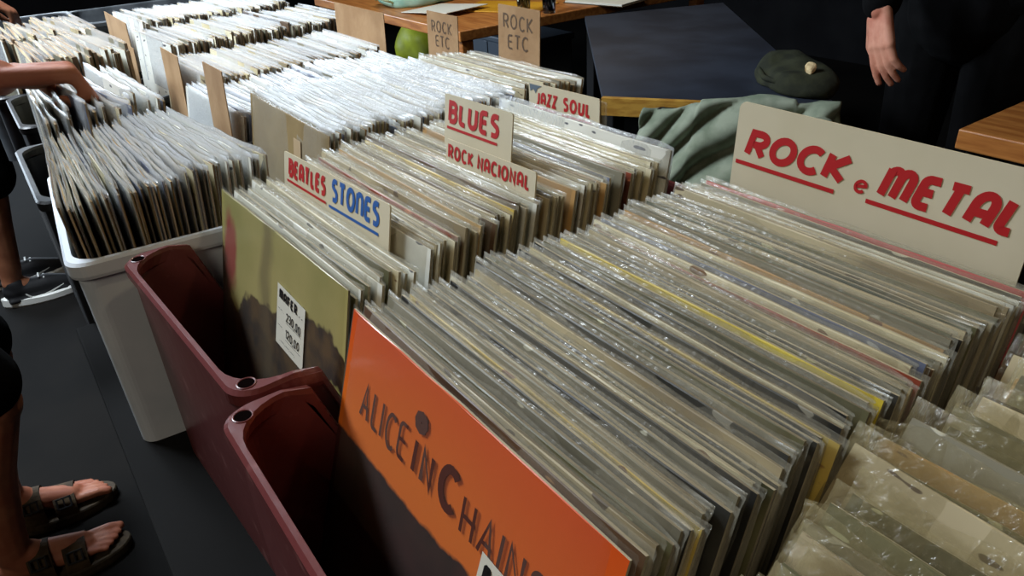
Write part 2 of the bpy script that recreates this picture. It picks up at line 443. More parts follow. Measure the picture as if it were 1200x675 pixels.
def mesh_of(bm, mats, name, smooth=False):
    bmesh.ops.recalc_face_normals(bm, faces=bm.faces[:])
    me = bpy.data.meshes.new(name); bm.to_mesh(me); bm.free()
    for m in mats: me.materials.append(m)
    if smooth:
        for p in me.polygons: p.use_smooth = True
    return me

_cov = {}
def cover_data(colour, edge, var, T=.0030):
    k = (colour, edge.name, var, T)
    if k not in _cov: _cov[k] = mesh_of(cover_mesh(var=var, T=T), [COV[colour], edge], 'cover')
    return _cov[k]
_film = {}
FK = {'thin': (FILM, .0035, .0006), 'loose': (FILM2, .013, .0014), 'milky_sheen': (FILM3, .005, .0007)}
def film_data(kind, var, T=.0042):
    k = (kind, var, T)
    if k not in _film:
        m, fl, am = FK[kind]
        _film[k] = mesh_of(film_mesh(flap=fl, amp=am, T=T, var=var+(50 if kind == 'loose' else 0)), [m], 'plastic_sleeve', True)
    return _film[k]

def record(x, y, ztop, yaw, lean, colour, film, edge, label, group, size=1.0, var=None, name='vinyl_record', T=.0040):
    """x, y = middle of the top edge; lean back (degrees) towards +y"""
    var = random.randrange(6) if var is None else var
    H = LREC*size
    cl, sl = math.cos(R(lean)), math.sin(R(lean))
    zb = ztop-H*cl
    bx = x+math.sin(R(yaw))*H*sl; by = y-math.cos(R(yaw))*H*sl
    t = empty(name, (bx, by, zb), (R(-lean), 0, R(yaw)), label, 'record', group)
    t.scale = (size, 1, size)
    for nm, me in (('cover', cover_data(colour, edge, var, T)), ('plastic_sleeve', film_data(film, var, T+.0010))):
        o = bpy.data.objects.new(nm, me); C.objects.link(o); o.parent = t
    return t

ORD = ['directly', 'second', 'third', 'fourth', 'fifth', 'sixth', 'seventh', 'eighth', 'ninth', 'tenth', 'eleventh', 'twelfth', 'thirteenth', 'fourteenth', 'fifteenth', 'sixteenth', 'seventeenth', 'eighteenth', 'nineteenth', 'twentieth']
def ordinal(n):
    if n <= 20: return ORD[n-1]
    tens = {2: 'twenty', 3: 'thirty', 4: 'forty', 5: 'fifty', 6: 'sixty'}[n//10]
    if n % 10 == 0: return tens[:-1]+'ieth'
    return tens+'-'+('first' if n % 10 == 1 else ORD[n % 10-1])

def row(n, path, colours, film, edge, place, first_anchor, group, lean=15, jx=.004, jz=.004, jyaw=.5, special=None, size=(.99, 1.01), clump=.25, ztop=0, endlean=None, T=.0040):
    """path(t) -> (x, y, yaw) of the top edge for t in 0..1; special: {index: (anchor words, colour)}"""
    special = special or {}
    anchor, k = first_anchor, 0
    ts = []
    a = 0
    for i in range(n):
        ts.append(a); a += 1+random.uniform(-clump, clump)
    ts = [t/ts[-1] for t in ts]
    out = []
    zj = 0
    for i in range(n):
        x, y, yaw = path(ts[i])
        col = special[i][1] if i in special else random.choice(colours)
        k += 1
        if k == 1: where = 'directly behind '+anchor
        else: where = ordinal(k)+' one back from '+anchor
        if i in special:
            lab = special[i][0]+', '+place
        else:
            lab = '%s sleeved record, %s' % (col, where.replace(' one back', ' back'))
        zj = zj*.5+random.gauss(0, jz)*.7
        le = lean if endlean is None else lean+(endlean-lean)*ts[i]
        s = random.uniform(*size)
        r = record(x+random.gauss(0, jx), y, ztop+zj, yaw+random.gauss(0, jyaw), le, col, film, edge, lab, group, s, T=T)
        out.append(r)
        if i in special: anchor, k = special[i][2], 0
    return out

# ---- front crate: orange cover, then about sixty sleeves up to the ROCK e METAL sign
ORANGE_LEAN = 17.6
def feature_record(name, x, y, ztop, yaw, lean, face, label, edge=EDGE2):
    H = LREC; cl, sl = math.cos(R(lean)), math.sin(R(lean))
    t = empty(name, (x+math.sin(R(yaw))*H*sl, y-math.cos(R(yaw))*H*sl, ztop-H*cl), (R(-lean), 0, R(yaw)), label, 'record')
    cv = bpy.data.objects.new('cover', mesh_of(cover_mesh(var=2), [face, edge], 'cover')); C.objects.link(cv); cv.parent = t
    return t, cv

def art_mat(name, build):
    m, nt, N, L, out = new_mat(name)
    b = N.new('ShaderNodeBsdfPrincipled'); L.new(b.outputs[0], out.inputs[0]); b.inputs['Roughness'].default_value = .35
    b.inputs['Coat Weight'].default_value = .25; b.inputs['Coat Roughness'].default_value = .2
    tc = N.new('ShaderNodeTexCoord'); sx = N.new('ShaderNodeSeparateXYZ'); L.new(tc.outputs['Object'], sx.inputs[0])
    def math_(op, a, b_=None, c_=None):
        n = N.new('ShaderNodeMath'); n.operation = op
        for i, v in enumerate((a, b_, c_)):
            if v is None: continue
            if isinstance(v, (int, float)): n.inputs[i].default_value = v
            else: L.new(v, n.inputs[i])
        return n.outputs[0]
    def noise_(scale, detail=4):
        n = N.new('ShaderNodeTexNoise'); n.inputs['Scale'].default_value = scale; n.inputs['Detail'].default_value = detail
        L.new(tc.outputs['Object'], n.inputs['Vector']); return n.outputs[0]
    def ramp(v, a, b_):
        n = N.new('ShaderNodeMapRange'); n.inputs[1].default_value = a; n.inputs[2].default_value = b_; L.new(v, n.inputs[0]); return n.outputs[0]
    def mix(f, a, b_):
        n = N.new('ShaderNodeMix'); n.data_type = 'RGBA'
        if isinstance(f, (int, float)): n.inputs[0].default_value = f
        else: L.new(f, n.inputs[0])
        for i, v in ((6, a), (7, b_)):
            if isinstance(v, tuple): n.inputs[i].default_value = v
            else: L.new(v, n.inputs[i])
        return n.outputs[2]
    col = build(sx.outputs, math_, noise_, ramp, mix)
    L.new(col, b.inputs['Base Color'])
    return m
def orange_art(s, M_, NO, RA, MX):
    x, z = s['X'], s['Z']
    zz = M_('MULTIPLY_ADD', NO(22), .024, z)
    top = MX(RA(M_('MULTIPLY_ADD', NO(5, 5), .1, z), .28, .40), srgb(222, 112, 34), srgb(216, 68, 28))
    low = MX(RA(NO(16, 6), .4, .65), srgb(56, 26, 26), srgb(24, 14, 16))
    return MX(RA(zz, .2205, .2240), low, top)
def yellow_art(s, M_, NO, RA, MX):
    x, z = s['X'], s['Z']
    base = MX(RA(NO(6, 5), .4, .62), srgb(176, 164, 104), srgb(152, 146, 84))
    # dark blotches rising from the lower edge
    h = M_('MULTIPLY_ADD', NO(11, 4), .62, -.085)
    d = RA(M_('SUBTRACT', h, z), -.004, .012)
    base = MX(d, base, MX(RA(NO(30, 4), .4, .6), srgb(44, 32, 26), srgb(88, 66, 38)))
    # a vertical brown smear
    sm = M_('ABSOLUTE', M_('SUBTRACT', M_('MULTIPLY_ADD', NO(9, 3), .06, x), .005))
    base = MX(M_('MULTIPLY', RA(sm, .02, .006), .55), base, srgb(96, 82, 60))
    # soft red oval in the left upper part
    ex = M_('MULTIPLY', M_('ADD', x, .130), 1/.020); ez = M_('MULTIPLY', M_('SUBTRACT', z, .250), 1/.047)
    rr = M_('ADD', M_('MULTIPLY', ex, ex), M_('MULTIPLY', ez, ez))
    return MX(RA(M_('MULTIPLY_ADD', NO(60, 5), 1.4, rr), 2.1, 1.2), base, srgb(150, 66, 56))

orange, ocv = feature_record('vinyl_record', .1575, 0, 0, 0, ORANGE_LEAN, art_mat('orange_print', orange_art),
     'orange record cover with dark brush lettering, frontmost in the nearest maroon crate')
HX = -LREC/2
bm = text_bm('wLICE', HX+.034, LREC-.078, .031, FRONT(.0020), pen=.10, gap=.14, wide=.62, jitter=.05, width=.074)
text_bm('IN', HX+.118, LREC-.078, .029, FRONT(.0020), pen=.16, gap=.2, wide=.8, jitter=.04, bm=bm, width=.027)
ribbon(bm, [(HX+.1160, LREC-.0350), (HX+.1172, LREC-.0316), (HX+.1210, LREC-.0302), (HX+.1246, LREC-.0318), (HX+.1256, LREC-.0352), (HX+.1240, LREC-.0386), (HX+.1208, LREC-.0398), (HX+.1172, LREC-.0384), (HX+.1160, LREC-.0350)], .0075, FRONT(.0020))
text_bm('C', HX+.152, LREC-.078, .036, FRONT(.0020), pen=.19, wide=.75, bm=bm)
text_bm('HwIN', HX+.183, LREC-.080, .029, FRONT(.0020), pen=.11, gap=.16, wide=.8, jitter=.06, bm=bm, width=.066)
text_bm('S', HX+.254, LREC-.078, .026, FRONT(.0020), pen=.15, wide=.9, jitter=.03, bm=bm)
lt = obj('cover_lettering', bm, mat('brown_ink', srgb(82, 44, 36), .6, .3), orange)

def price_sticker(parent, u, v, w, h, rot=0, full=True):
    bm = bmesh.new(); box(bm, 0, w, -.0001, .0001, 0, h)
    s = obj('price_sticker', bm, WHITE, parent)
    s.location = (u, -.0026, v); s.rotation_euler = (0, R(rot), 0); s['label'] = 'white price sticker with black print'
    P = FRONT(.0004)
    bm = text_bm('MAFER', w*.08, h*.78, h*.17, P, pen=.24, gap=.12, width=w*.66)
    text_bm('-.-.-', w*.72, h*.79, h*.05, P, pen=.3, width=w*.22, bm=bm)
    if full:
        text_bm('--..', w*.06, h*.60, h*.05, P, pen=.15, width=w*.22, bm=bm)
        text_bm('230,00', w*.36, h*.52, h*.15, P, pen=.14, gap=.1, width=w*.52, jitter=.04, bm=bm)
        line_bm(w*.36, h*.49, w*.92, h*.50, h*.006, P, bm)
        text_bm('--.', w*.06, h*.32, h*.05, P, pen=.15, width=w*.22, bm=bm)
        text_bm('120,00', w*.36, h*.24, h*.15, P, pen=.14, gap=.1, width=w*.5, jitter=.04, bm=bm)
        line_bm(w*.36, h*.20, w*.92, h*.21, h*.006, P, bm)
        text_bm('.-.-.-.', w*.15, h*.09, h*.04, P, pen=.2, width=w*.6, bm=bm)
    l = obj('sticker_print', bm, INK, s)
    return s
price_sticker(orange, HX+.208, LREC-.167, .062, .092, 2)
FK['sheer'] = (film_mat('sheer_polythene', (.62, .60, .54, 1), .02, .10, .2, .1), .003, .0004)
o = bpy.data.objects.new('plastic_sleeve', film_data('sheer', 1)); C.objects.link(o); o.parent = orange

def path_r2(t): return (.1575+.006*math.sin(t*5)+.012*t, .0085+.408*t, 0)
sp2 = {5: ('sleeve with a broad yellow top edge near the front', 'mustard', 'the first yellow-edged record'),
       11: ('black-edged sleeve with dark dashes of print', 'black', 'the dash-printed black record'),
       16: ('black sleeve with a thin pale line', 'black', 'the thin-lined black record'),
       21: ('sleeve with a wide cream yellow edge', 'mustard', 'the wide cream yellow record'),
       28: ('bright greenish yellow edged sleeve', 'yellow', 'the bright yellow record'),
       34: ('rusty red edged sleeve', 'rust', 'the rusty red record'),
       40: ('tan orange edged sleeve', 'tan', 'the tan orange record'),
       45: ('dark green black edged sleeve', 'green', 'the dark green record'),
       57: ('pinkish red sleeve just in front of the big sign', 'pink', 'the pinkish red record')}
row(60, path_r2, ['grey']*5+['olive']*4+['beige']*4+['black']*4+['cream']*1+['blue-grey', 'brown', 'white'], 'thin', EDGE2,
    'in the ROCK e METAL crate', 'the orange cover', 'records in the ROCK e METAL crate', lean=16.5, special=sp2, endlean=13)

# ---- second maroon crate: pale yellow cover, ten sleeves, BEATLES STONES, the long rest
yellow, ycv = feature_record('vinyl_record', -.1905, .005, -.001, 1.9, 13, art_mat('yellow_print', yellow_art),
     'pale yellow-green record cover with red oval and dark shapes, frontmost in the second maroon crate')
price_sticker(yellow, HX+.166, LREC-.116, .066, .067, 3)
o = bpy.data.objects.new('plastic_sleeve', film_data('sheer', 3)); C.objects.link(o); o.parent = yellow

row(9, lambda t: (-.191-.006*t, .0115+.058*t, 1.9-.3*t), ['grey', 'cream', 'white', 'olive', 'white'], 'thin', EDGE2, 'in front of the red-and-blue sign',
    'the pale yellow cover', 'records before the red-and-blue sign', lean=13, ztop=-.010)
row(24, lambda t: (-.2145-.008*t, .1000+.135*t, 1.5), ['grey', 'cream', 'white', 'beige', 'beige', 'tan', 'brown'], 'thin', EDGE2, 'behind the red-and-blue sign',
    'the red-and-blue sign', 'records between the red-and-blue and ROCK NACIONAL signs', lean=12,
    special={5: ('sleeve with an orange red edge', 'rust', 'the orange red record of that block'), 17: ('yellow flecked sleeve', 'mustard', 'the yellow flecked record')})
row(5, lambda t: (-.2225-.001*t, .2450+.025*t, 1.3), ['grey', 'cream', 'beige'], 'thin', EDGE2, '', 'the ROCK NACIONAL sign', 'records between the ROCK NACIONAL and BLUES signs', lean=11)
row(17, lambda t: (-.223-.002*t, .284+.125*t, 1.1), ['beige', 'cream', 'grey', 'beige', 'tan', 'white'], 'thin', EDGE2, 'behind the BLUES sign', 'the BLUES sign', 'records behind the BLUES sign', lean=11,
    special={7: ('blue grey edged sleeve', 'blue-grey', 'the blue grey record'), 10: ('dark reddish edged sleeve', 'rust', 'the dark reddish record')})
record(-.2235, .4215, .012, 1.0, 10, 'white', 'milky_sheen', EDGE2, 'thick clear plastic cover standing last, just in front of the JAZZ SOUL sign', None, 1.03)

# ---- loose plastic sleeves at lower right
row(24, lambda t: (.508+.012*math.sin(t*9), -.045+.39*t, 1.5*math.sin(t*7)), ['beige', 'olive', 'tan', 'beige', 'olive', 'grey', 'brown'], 'loose', EDGE2, 'in the lower right crate',
    'the near end of the lower right crate', 'records in crinkled plastic at lower right', lean=38, jx=.006, jz=.006, jyaw=1.6, endlean=34, ztop=-.008,
    special={14: ('orange brown cover showing through crinkled plastic', 'tan', 'the orange brown cover at lower right'), 19: ('dark-edged sleeve in crinkled plastic', 'black', 'the dark-edged sleeve at lower right')})

# ---- white bin: fanned, pale tops
PALE = ['white', 'cream', 'grey', 'white', 'beige', 'blue-grey']
row(42, lambda t: (-.563-.010*t, -.148+.203*t, -3+8*t), PALE, 'milky_sheen', EDGE, 'in the white bin', 'the left wall of the white bin', 'records in the white bin', lean=-2, endlean=8, ztop=.004, jx=.004, jz=.004, jyaw=1.0, size=(1.0, 1.01), clump=.12, T=.0038)
# ---- the row behind the hand
row(16, lambda t: (-.925, -.122+.155*t, 1+4*t), PALE, 'milky_sheen', EDGE, 'under the hand', 'the end of the block under the hand', 'records under the hand', lean=3, endlean=9, ztop=.015, jx=.008, jz=.008, jyaw=2, clump=.35, T=.0055)
# ---- kraft board row
kb = record(-.5875, .168, .002, 0, 10, 'tan', 'thin', EDGE, 'kraft brown cover with a strip of tape, at the front of its row', None)
kb.children[0].data = mesh_of(cover_mesh(var=1), [mat('kraft_card', srgb(150, 128, 84), .7, .3, srgb(128, 106, 66), 7, .2, 60), EDGE], 'cover')
bm = bmesh.new(); box(bm, .035, .062, -.0034, -.0030, LREC-.085, LREC-.03); obj('tape_strip', bm, mat('paper_tape', srgb(176, 152, 118), .6), kb)
row(48, lambda t: (-.5875-.002*t, .175+.293*t, .4), PALE, 'milky_sheen', EDGE, 'behind the kraft brown cover', 'the kraft brown cover', 'records behind the kraft brown cover', lean=10, jx=.004, T=.0048)
row(15, lambda t: (-.590+.006*t, .488+.108*t, 1), ['cream', 'beige', 'white', 'beige', 'grey'], 'thin', EDGE, 'at the far end of that row', 'the gap near the hand-lettered ROCK ETC card', 'records at the far end of the kraft cover row', lean=9, jz=.006, T=.0055)
row(38, lambda t: (-.945, .155+.42*t, 3-3*t), PALE, 'milky_sheen', EDGE, 'in the third row', 'the small brown card at the corner', 'records behind the small brown card', lean=10, ztop=-.052, jx=.006, T=.0075)

# ---- everything further away: one mass of covers and plastic
def far_edge_mat():
    m, nt, N, L, out = new_mat('card_edge_far')
    b = N.new('ShaderNodeBsdfPrincipled'); L.new(b.outputs[0], out.inputs[0]); b.inputs['Roughness'].default_value = .75
    tc = N.new('ShaderNodeTexCoord'); mp = N.new('ShaderNodeMapping'); mp.inputs['Scale'].default_value = (2, 110, 2); L.new(tc.outputs['Object'], mp.inputs[0])
    n = N.new('ShaderNodeTexNoise'); n.inputs['Scale'].default_value = 1; n.inputs['Detail'].default_value = 2; L.new(mp.outputs[0], n.inputs['Vector'])
    r = N.new('ShaderNodeValToRGB'); r.color_ramp.elements[0].position = .3; r.color_ramp.elements[0].color = srgb(84, 62, 42)
    r.color_ramp.elements[1].position = .72; r.color_ramp.elements[1].color = srgb(206, 186, 150)
    e = r.color_ramp.elements.new(.5); e.color = srgb(150, 122, 86)
    L.new(n.outputs[0], r.inputs[0]); L.new(r.outputs[0], b.inputs['Base Color']); return m
EDGE_FAR = far_edge_mat()
def bulk():
    bm = bmesh.new(); bf = bmesh.new()
    cm = [EDGE_FAR, COV['white'], COV['cream'], COV['grey'], COV['beige'], COV['brown']]
    def add(x, y, ztop, yaw, lean, seed):
        s = random.uniform(.985, 1.015); L_, H = LREC*s, LREC*s
        M = Matrix.Translation((x, y, ztop)) @ Matrix.Rotation(R(yaw), 4, 'Z') @ Matrix.Rotation(R(-lean), 4, 'X') @ Matrix.Translation((0, 0, -H))
        vs = box(bm, -L_/2, L_/2, -.0031, .0031, 0, H, 0, 0, M)
        k = random.choice((1, 1, 2, 3, 4, 3, 5))
        for f in {f for v in vs for f in v.link_faces}:
            n = (M.to_3x3().inverted() @ f.normal)
            f.normal_update()
        fs = sorted({f for v in vs for f in v.link_faces}, key=lambda f: -f.calc_area())
        for f in fs[:2]: f.material_index = k
        # plastic: open-topped envelope
        hw = L_/2+.003; nx = 6; ph = random.uniform(0, 6)
        rings = []
        for z in (H*.6, H*.97, H+.004):
            r = []
            for sgn in (-1, 1):
                for i in (range(nx+1) if sgn < 0 else range(nx, -1, -1)):
                    r.append(M @ Vector((-hw+2*hw*i/nx, sgn*.0035*(1 if 0 < i < nx else .1)+.0007*math.sin(i*1.7+ph), z)))
            rings.append(r)
        loops(bf, rings)
    def fill(n, x, y0, y1, z, yaw0, yaw1, lean, jy=.6, jx=.006, x1=None):
        for i in range(n):
            t = i/(n-1)
            add((x if x1 is None else x+(x1-x)*t)+random.gauss(0, jx), y0+(y1-y0)*t+random.uniform(-.0022, .0022), z+random.gauss(0, .0045), yaw0+(yaw1-yaw0)*t+random.gauss(0, jy), lean, i)
    fill(58, -1.275, .195, .585, -.052, 3, 0, 9)
    fill(66, -1.680, .215, .690, -.040, 4, 2, 5)
    fill(56, -2.130, .245, .690, -.042, 4, 2, 5)
    fill(24, -1.500, -.085, .085, .0, 2, 6, 3, 2)
    fill(26, -1.835, -.120, .085, .0, 2, 5, 2, 2)
    o = obj('record_stock', bm, cm); tag(o, 'long blocks of pale-topped records far back, from the white-fronted row to the upper left corner', 'records', kind='stuff')
    f = obj('plastic_sleeves', bf, FILM3, o, True); f['kind'] = 'stuff'
bulk()

# ------------------------------------------------------------------ signs and cards
def sign_bm(w, h, r=.006, t=.0016):
    P = []
    for (cx, cz, a) in ((w-r, h-r, 0), (r, h-r, 90)):
        P += [(cx+r*math.cos(R(a+90*i/6)), cz+r*math.sin(R(a+90*i/6))) for i in range(7)]
    P += [(0, 0), (w, 0)]
    bm = bmesh.new()
    a = [bm.verts.new((x, -t/2, z)) for x, z in P]; b = [bm.verts.new((x, t/2, z)) for x, z in P]
    bm.faces.new(a); bm.faces.new(b[::-1]); n = len(P)
    for i in range(n): bm.faces.new((a[i], b[i], b[(i+1) % n], a[(i+1) % n]))
    return bm
def sign(name, x, y, ztop, w, h, yaw, lean, m, label, r=.003, roll=0):
    cl, sl = math.cos(R(lean)), math.sin(R(lean))
    t = empty(name, (x+math.sin(R(yaw))*h*sl, y-math.cos(R(yaw))*h*sl, ztop-h*cl), (R(-lean), R(roll), R(yaw)), label, 'sign' if 'sign' in name else 'card')
    obj('board', sign_bm(w, h, r), m, t)
    return t
# ROCK e METAL
h = .19
s = sign('divider_sign', .020, .4335, .083, .285, h, 0, 3, SIGNM, 'large cream divider sign lettered ROCK e METAL in red', .008)
P = FRONT(.0012); b0 = h-.083
bm = text_bm('ROCK', .0125, b0+.0285, .0300, P, pen=.25, gap=.06, slant=.20, width=.120)
line_bm(.0040, b0+.0215, .1180, b0+.0205, .0042, P, bm)
text_bm('e', .1350, b0+.0260, .0185, P, pen=.17, bm=bm, slant=.15)
text_bm('METAL', .158, b0+.0275, .0320, P, pen=.235, gap=.06, slant=.20, width=.121, bm=bm)
line_bm(.150, b0+.0215, .263, b0+.0200, .0042, P, bm)
obj('lettering', bm, RED, s)
# BEATLES STONES
h = .15
s = sign('divider_sign', -.378, .0905, .013, .267, h, 1.5, 12, SIGNM, 'cream divider sign with one red and one blue underlined word', roll=-2.2)
bm = text_bm('BEATLES', .014, h-.0285, .0235, P, pen=.25, gap=.05, wide=.62, slant=.05, width=.108)
line_bm(.010, h-.0335, .122, h-.0345, .0030, P, bm)
obj('red_lettering', bm, RED, s)
bm = text_bm('STOnES', .136, h-.0290, .0270, P, pen=.21, gap=.06, wide=.75, slant=.05, width=.112)
line_bm(.130, h-.0355, .246, h-.0355, .0032, P, bm)
obj('blue_lettering', bm, BLUE, s)
# ROCK NACIONAL
s = sign('divider_sign', -.238, .2375, .028, .168, h, 1.3, 9, SIGNM, 'cream divider sign lettered ROCK NACIONAL in red, in front of the BLUES sign', roll=-1.0)
bm = text_bm('ROCK NACIONAL', .005, h-.0220, .0170, P, pen=.20, gap=.12, wide=.55, width=.154)
obj('lettering', bm, RED, s)
# BLUES
s = sign('divider_sign', -.298, .2765, .062, .139, .18, 1.2, 8, SIGNM, 'cream divider sign lettered BLUES in red, standing tallest in its crate', roll=-1.0)
bm = text_bm('BLUES', .0085, .18-.0345, .0285, P, pen=.22, gap=.11, wide=.62, slant=.06, width=.108)
line_bm(.006, .18-.0400, .112, .18-.0400, .0034, P, bm)
obj('lettering', bm, RED, s)
# JAZZ SOUL
s = sign('divider_sign', -.353, .447, .034, .150, .17, 0, 2, SIGNM, 'cream divider sign lettered JAZZ SOUL in red with a torn dark corner sticker', roll=-1.5)
bm = text_bm('JAZZ', .016, .17-.0285, .0185, P, pen=.22, gap=.12, wide=.62, slant=.06, width=.048)
line_bm(.014, .17-.0330, .062, .17-.0330, .0026, P, bm)
text_bm('SOUL', .076, .17-.0285, .0195, P, pen=.22, gap=.12, wide=.62, slant=.06, width=.058, bm=bm)
line_bm(.074, .17-.0340, .134, .17-.0340, .0026, P, bm)
obj('lettering', bm, RED, s)
bm = bmesh.new()
a = [bm.verts.new(FRONT(.0012)(u, .17+v)) for u, v in ((.002, -.002), (.030, -.002), (.020, -.007), (.016, -.014), (.011, -.008), (.004, -.012))]
bm.faces.new(a); obj('torn_sticker', bm, mat('sticker_slate', srgb(90, 104, 116), .5), s)
bm = bmesh.new(); box(bm, -.004, .158, .004, .0052, .0, .166, .0004); o = obj('plastic_sleeve', bm, FILM, s)

def card(x, y, ztop, w, h, yaw, lean, label, text=None, name='divider_card', roll=0):
    t = sign(name, x, y, ztop, w, h, yaw, lean, CARDB, label, .002, roll)
    if text:
        P = FRONT(.0012); bm = bmesh.new()
        for (tx, u, v, hh, ww) in text: text_bm(tx, u, h+v, hh, P, pen=.13, gap=.2, wide=.8, width=ww, jitter=.03, bm=bm)
        obj('lettering', bm, PENCIL, t)
    return t
card(-.884, .138, .036, .108, .25, 0, 4, 'tall narrow brown card standing just left of the kraft brown cover')
card(-1.362, .168, -.010, .147, .22, 0, 4, 'brown divider card standing left of the tall narrow one, before the fourth row')
card(-1.742, .150, -.043, .15, .22, 0, 4, 'brown divider card in front of the white-fronted row')
card(-2.230, .200, -.026, .32, .22, 0, 3, 'wide plain brown card at the front of the furthest long row')
card(-1.400, .612, .024, .272, .28, 0, 3, 'wide blank cardboard card behind the brightest rows, left of the lettered cards')
card(-.944, .622, .048, .121, .28, 0, 3, 'narrow brown card with faded pencil ROCK ETC, left of the larger one', [('ROCK', .018, -.040, .024, .080), ('ETC', .032, -.068, .024, .056)])
card(-.678, .622, .086, .124, .30, 0, 3, 'brown cardboard card hand-lettered ROCK ETC behind the end of the kraft cover row', [('ROCK', .016, -.040, .026, .088), ('ETC', .030, -.074, .026, .062)])

# ------------------------------------------------------------------ room and tables
def struct(name, bm, m):
    o = obj(name, bm, m); o['kind'] = 'structure'; return o
FLM = mat('dark_floor', srgb(20, 18, 16), .9, .1, srgb(14, 13, 12), 3, .1, 20)
WALLM = mat('dark_wall', srgb(26, 26, 28), .9, .1, srgb(20, 20, 22), 3)
CEILM = mat('ceiling_paint', srgb(60, 58, 56), .9, .2)
X0, X1, Y0, Y1, ZC = -7.0, 3.0, -3.5, 5.0, 1.75
bm = bmesh.new(); box(bm, X0, X1, Y0, Y1, FLOOR-.1, FLOOR); struct('floor', bm, FLM)
bm = bmesh.new(); box(bm, X0, X1, Y0, Y1, ZC, ZC+.1); struct('ceiling', bm, CEILM)
bm = bmesh.new(); box(bm, X0, X1, Y1, Y1+.1, FLOOR, ZC); struct('wall_right', bm, WALLM)
bm = bmesh.new(); box(bm, X0, X1, Y0-.1, Y0, FLOOR, ZC); struct('wall_left', bm, WALLM)
bm = bmesh.new(); box(bm, X1, X1+.1, Y0, Y1, FLOOR, ZC); struct('wall_near', bm, WALLM)
# far wall with a wide daylight opening
WY0, WY1, WZ0, WZ1 = -3.3, .6, -.15, 1.45
bm = bmesh.new()
box(bm, X0-.1, X0, Y0, WY0, FLOOR, ZC); box(bm, X0-.1, X0, WY1, Y1, FLOOR, ZC)
box(bm, X0-.1, X0, WY0, WY1, FLOOR, WZ0); box(bm, X0-.1, X0, WY0, WY1, WZ1, ZC); struct('wall_far', bm, WALLM)
bm = bmesh.new()
for y in (WY0, (WY0+WY1)/2, WY1): box(bm, X0-.08, X0+.02, y-.03, y+.03, WZ0, WZ1, .004)
for z in (WZ0, WZ1): box(bm, X0-.08, X0+.02, WY0-.03, WY1+.03, z-.03, z+.03, .004)
struct('window_1', bm, mat('window_frame', srgb(90, 90, 88), .6))

def table(name, x0, x1, y0, y1, ztop, top_m, label, th=.03, leg=.035, cat='table', leg_m=None):
    t = empty(name, ((x0+x1)/2, (y0+y1)/2, FLOOR), (0, 0, 0), label, cat)
    hx, hy = (x1-x0)/2, (y1-y0)/2; z1 = ztop-FLOOR
    bm = bmesh.new(); box(bm, -hx, hx, -hy, hy, z1-th, z1, .004); obj('tabletop', bm, top_m, t)
    for sx in (-1, 1):
        for sy in (-1, 1):
            bm = bmesh.new(); cx, cy = sx*(hx-.05), sy*(hy-.05)
            box(bm, cx-leg/2, cx+leg/2, cy-leg/2, cy+leg/2, 0, z1-th, .004); obj('leg', bm, leg_m or STEEL, t)
    return t
table('display_table', -.764, .78, -.19, .72, TB, TABLE, 'black-topped table under the maroon crates and the white bin')
table('display_table', -2.75, -.768, -.17, .78, -.37, TABLE, 'black-topped table carrying the bright rows of records further back')
wt = table('wooden_table', -4.0, -2.38, 1.58, 3.2, TB, WOOD, 'orange-brown wooden table at top centre with a teal bag and papers on it', th=.045, leg=.06, leg_m=WOOD)
wr = table('wooden_table', -.315, .45, 1.72, 2.5, TB, WOOD, 'corner of a wooden table at the right edge, beside the black-clad person', th=.05, leg=.06, leg_m=STEEL)

# slate-topped table turned diagonally
t = empty('slate_table', (-1.5, 2.0, FLOOR), label='dark slate-topped table with a wooden edge, beyond the JAZZ SOUL sign', cat='table')
GOLDW = mat('golden_wood', srgb(196, 150, 66), .45, .4, srgb(170, 122, 50), 10, stretch=(2, 2, 9))
quad = [(-1.16, 1.315), (-.62, 1.69), (-1.96, 2.80), (-2.22, 2.16)]
q = [(x+1.5, y-2.0) for x, y in quad]; z1 = TB-FLOOR
bm = bmesh.new(); prism(bm, q, z1-.02, z1); obj('tabletop', bm, SLATE, t)
for i in (0,):
    bm = bmesh.new()
    a, b = Vector(q[i]).to_3d(), Vector(q[(i+1) % 4]).to_3d(); d = (b-a).normalized(); n = Vector((d.y, -d.x, 0))
    prism(bm, [tuple((a-d*.0).xy), tuple((b+d*.0).xy), tuple((b+n*.022).xy), tuple((a+n*.022).xy)], z1-.05, z1+.002)
    obj('edge_board', bm, GOLDW, t)
for x, y in q:
    bm = bmesh.new(); box(bm, x*.88-.025, x*.88+.025, y*.88-.025, y*.88+.025, 0, z1-.02, .004); obj('leg', bm, STEEL, t)

# ------------------------------------------------------------------ things on the wooden table and beneath
def crumple(bm, amp, sc_, seed=0):
    for v in bm.verts:
        n = noise.noise_vector(v.co*sc_+Vector((seed, seed*2, 0)))
        v.co += n*amp
# teal carrier bag
bm = bmesh.new()
bmesh.ops.create_icosphere(bm, subdivisions=4, radius=.5)
for v in bm.verts:
    v.co = Vector((v.co.x*.32, v.co.y*.42, max(-.002, v.co.z*.22+.03)))
crumple(bm, .03, 9, 3)
for v in bm.verts: v.co.z = max(0, v.co.z)
bag = empty('carrier_bag', (-3.28, 1.88, TB), label='teal and pale green carrier bag lying on the wooden table', cat='bag')
obj('bag_body', bm, mat('teal_plastic', srgb(120, 190, 178), .35, .5, srgb(180, 214, 190), 6), bag, True)
bm = bmesh.new(); tube(bm, [(-.08, -.2, .03), (-.10, -.25, .06), (0, -.28, .07), (.09, -.24, .05), (.08, -.19, .03)], .006); obj('handle', bm, mat('pale_green_plastic', srgb(196, 214, 170), .4), bag, True)
bm = bmesh.new(); box(bm, -.17, .17, -.14, .14, 0, .004, .001)
for v in bm.verts: v.co.z += .01*math.sin(v.co.x*9)+.01
